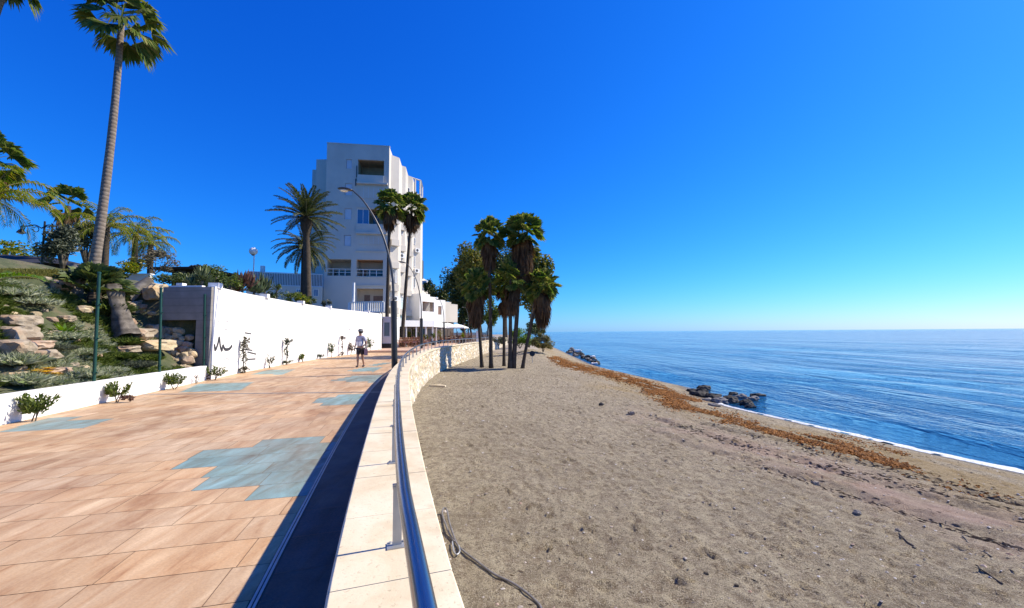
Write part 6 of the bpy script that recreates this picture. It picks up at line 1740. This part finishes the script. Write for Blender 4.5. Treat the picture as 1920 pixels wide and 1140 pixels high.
for k in range(9000):
    y = -.5 + 40 * rnd.random() ** 1.9; xb = float(wall_x(y)); xw = float(water_x(y))
    if rnd.random() < .45: t = rnd.random() ** 1.4
    else: t = min(1, max(0, .5 + rnd.gauss(0, .17)))
    x = xb + .1 + (xw - xb - .3) * t; s = rnd.uniform(.006, .020) * (1 + .02 * y) * (1.8 if rnd.random() < .03 else 1); z = sand_z(x, y)
    sx, sy, sz = s * rnd.uniform(.7, 1.6), s * rnd.uniform(.7, 1.3), s * .6; a = rnd.uniform(0, 3); ca_, sa_ = math.cos(a), math.sin(a)
    vs = [(x + (u * sx * ca_ - v_ * sy * sa_), y + (u * sx * sa_ + v_ * sy * ca_), z + w_ * sz) for u, v_, w_ in ((1, 0, .15), (.3, .9, .1), (-.9, .4, .2), (-.7, -.7, .1), (.5, -.8, .2), (.1, .1, .95))]
    mb.add(vs, [(0, 1, 5), (1, 2, 5), (2, 3, 5), (3, 4, 5), (4, 0, 5)])
tag(mb.build('pebbles', M['pebble']), 'small pebbles and shell bits scattered over the sand', 'pebbles', kind='stuff')
mb = MB(); rnd = random.Random(45)
M['debris'] = foliage('beach_debris', [(.05, .035, .022), (.09, .065, .04), (.14, .09, .05), (.20, .15, .10)], .9, 0, .1)
for k in range(5200):
    y = .2 + 32 * rnd.random() ** 1.7; xb = float(wall_x(y)); xw = float(water_x(y))
    t = min(.97, max(.02, rnd.choice((rnd.random(), .45 + rnd.gauss(0, .2), .68 + rnd.gauss(0, .12)))))
    x = xb + (xw - xb) * t
    if noise.noise(Vector((x * .8, y * .5, 12))) < -.1: continue
    l = rnd.uniform(.010, .035) * (1 + .07 * y); a = 1.75 + rnd.gauss(0, .5) if t > .3 else rnd.uniform(0, 3.1); d = Vector((math.cos(a), math.sin(a), 0)) * l; s_ = Vector((-math.sin(a), math.cos(a), 0)) * l * rnd.uniform(.08, .28); z = sand_z(x, y) + .004; b = Vector((x, y, z)); up = Vector((0, 0, l * .18))
    mb.add([b - d, b - s_, b + d, b + s_, b + up], [(0, 1, 4), (1, 2, 4), (2, 3, 4), (3, 0, 4)])
for line, n in (((( 1210, 780), (1380, 832), (1600, 893), (1920, 985)), 420), (((1300, 790), (1500, 838), (1750, 905), (1918, 952)), 320), (((1420, 872), (1700, 960), (1918, 1030)), 200), (((1500, 850), (1700, 912), (1918, 968)), 200)):
    for k in range(n):
        t = rnd.random() * (len(line) - 1); i = min(int(t), len(line) - 2); f_ = t - i
        px = line[i][0] * (1 - f_) + line[i + 1][0] * f_ + rnd.gauss(0, 10); pyb = line[i][1] * (1 - f_) + line[i + 1][1] * f_ + rnd.gauss(0, 2.2)
        p = at_z(px, pyb, -1.5)
        for _ in range(3): p = at_z(px, pyb, float(beach_z(p.x, p.y)))
        if noise.noise(Vector((p.x * 1.1, p.y * 1.1, 3))) < -.2: continue
        l = rnd.uniform(.02, .06) * (1 + .03 * p.y); a = 1.9 + rnd.gauss(0, .4); d = Vector((math.cos(a), math.sin(a), 0)) * l; s_ = Vector((-math.sin(a), math.cos(a), 0)) * l * .25; z = sand_z(p.x, p.y) + .004; b = Vector((p.x, p.y, z)); up = Vector((0, 0, l * .2))
        mb.add([b - d, b - s_, b + d, b + s_, b + up], [(0, 1, 4), (1, 2, 4), (2, 3, 4), (3, 0, 4)])
tag(mb.build('beach_debris', M['debris']), 'dark weed flecks and twig bits strewn over the sand', 'debris', kind='stuff')
# cable lying in the sand
M['cable'] = simple('weathered_rubber', (.16, .15, .145), .45, .25, 20, .1)
cpx = [(852, 1020), (843, 1008), (836, 996), (831, 982), (829, 970), (833, 963), (838, 968), (841, 985), (846, 1004), (856, 1023), (868, 1036), (892, 1056), (925, 1076), (960, 1094), (985, 1108), (1004, 1124), (1014, 1140), (1018, 1160)]
P = []
for q in cpx:
    p = on_ground(*q); P.append(Vector((p.x, p.y, sand_z(p.x, p.y) + .02)))
for i in range(2, 9): P[i].z += .05
e = empty('cable', P[8], 'grey rubber hose snaking out of the sand below the sea wall', 'hose')
mb = MB(); mb.tube(catmull(P, 6), .0115, 10); mb.build('hose', M['cable'], e, smooth=True)
k_ = [on_ground(*q) for q in ((848, 1022), (850, 1038), (856, 1046), (862, 1040), (860, 1028))]; mb = MB(); mb.tube(catmull([Vector((p.x, p.y, sand_z(p.x, p.y) + .03)) for p in k_], 6), .009, 8); mb.build('loop', M['galv'], e, smooth=True)
# white board lying on the sand by the wall, small dark sign, driftwood
def onsand(px, py):
    p = on_ground(px, py); return Vector((p.x, p.y, sand_z(p.x, p.y)))
p = onsand(822, 725); mb = MB(); mb.prism([(p.x - .42, p.y - .12), (p.x + .05, p.y + .1), (p.x + .4, p.y - .22), (p.x + .36, p.y - .34), (p.x - .1, p.y - .15)], p.z, p.z + .07); tag(mb.build('stone_slab', M['cap']), 'pale slab fragment lying on the sand beside the rubble wall', 'slab')
p = onsand(998, 680); e = empty('sign', p, 'small dark round sign on a thin post in the sand, right of the palms', 'sign')
t_ = at_y(998, 663, p.y); mb = MB(); mb.tube([p - Vector((0, 0, .1)), t_], .03, 8); mb.build('post', M['galv'], e)
mb = MB(); mb.lathe(t_, [(.2, -.02), (.24, -.01), (.24, .02), (.2, .03)], 18, rot=Matrix.Rotation(R(78), 3, 'X')); mb.build('sign_panel', M['black'], e)
def drift(px, py, ln, rad, az, lab, sd, mat='grey_wood'):
    p = onsand(px, py); rnd = random.Random(sd); d = Vector((math.cos(az), math.sin(az), 0)); pts = []
    for k in range(6):
        q = p + d * ln * (k / 5 - .5) + Vector((rnd.uniform(-.03, .03), rnd.uniform(-.03, .03), 0)); q.z = sand_z(q.x, q.y) + rad * .7; pts.append(q)
    e = empty('driftwood', p, lab, 'driftwood', 'driftwood on the beach'); mb = MB(); mb.tube(catmull(pts, 4), [rad * (1 - .55 * k / 20) for k in range(21)], 8); mb.build('stem', M[mat], e, smooth=True)
    mb = MB(); q = pts[3]; mb.tube([q, q + Vector((-d.y, d.x, .3)) * ln * .18], [rad * .5, rad * .2], 6); mb.build('twig', M[mat], e)
drift(1700, 1015, .45, .014, 1.2, 'dark crooked driftwood stick on the near sand', 1, 'bark'); drift(1810, 1012, .3, .009, 1.0, 'pale bleached stick near the corner of the beach', 2); drift(1835, 1035, .3, .008, 1.6, 'second bleached stick, just below the first one', 3)
drift(1880, 1065, .5, .02, -.35, 'green mossy stick near the corner of the beach', 4, 'lawn_stick') if 'lawn_stick' in M else None
drift(1850, 1078, .35, .010, 1.4, 'dark thin stick beneath the bleached ones', 5, 'bark')
for k, (px, pyb, wp_, lab) in enumerate(((1128, 760, 9, 'single dark stone on the open sand below the seaweed'), (1185, 778, 14, 'whitish stone on the open sand below the seaweed'), (1610, 965, 13, 'grey stone half sunk in the sand in the middle of the beach'), (1532, 910, 14, 'pale stone beside the tyre groove'), (1325, 1078, 9, 'dark lump in the near sand'), (1382, 1100, 8, 'small dark lump in the near sand, right of the other'))):
    rock_px(px, pyb, wp_, wp_ * .6, ('sea_rock', 'limestone', 'sea_rock_pale', 'limestone', 'bark', 'bark')[k], lab, 1100 + k, 'loose stones on the beach', .8, .3)
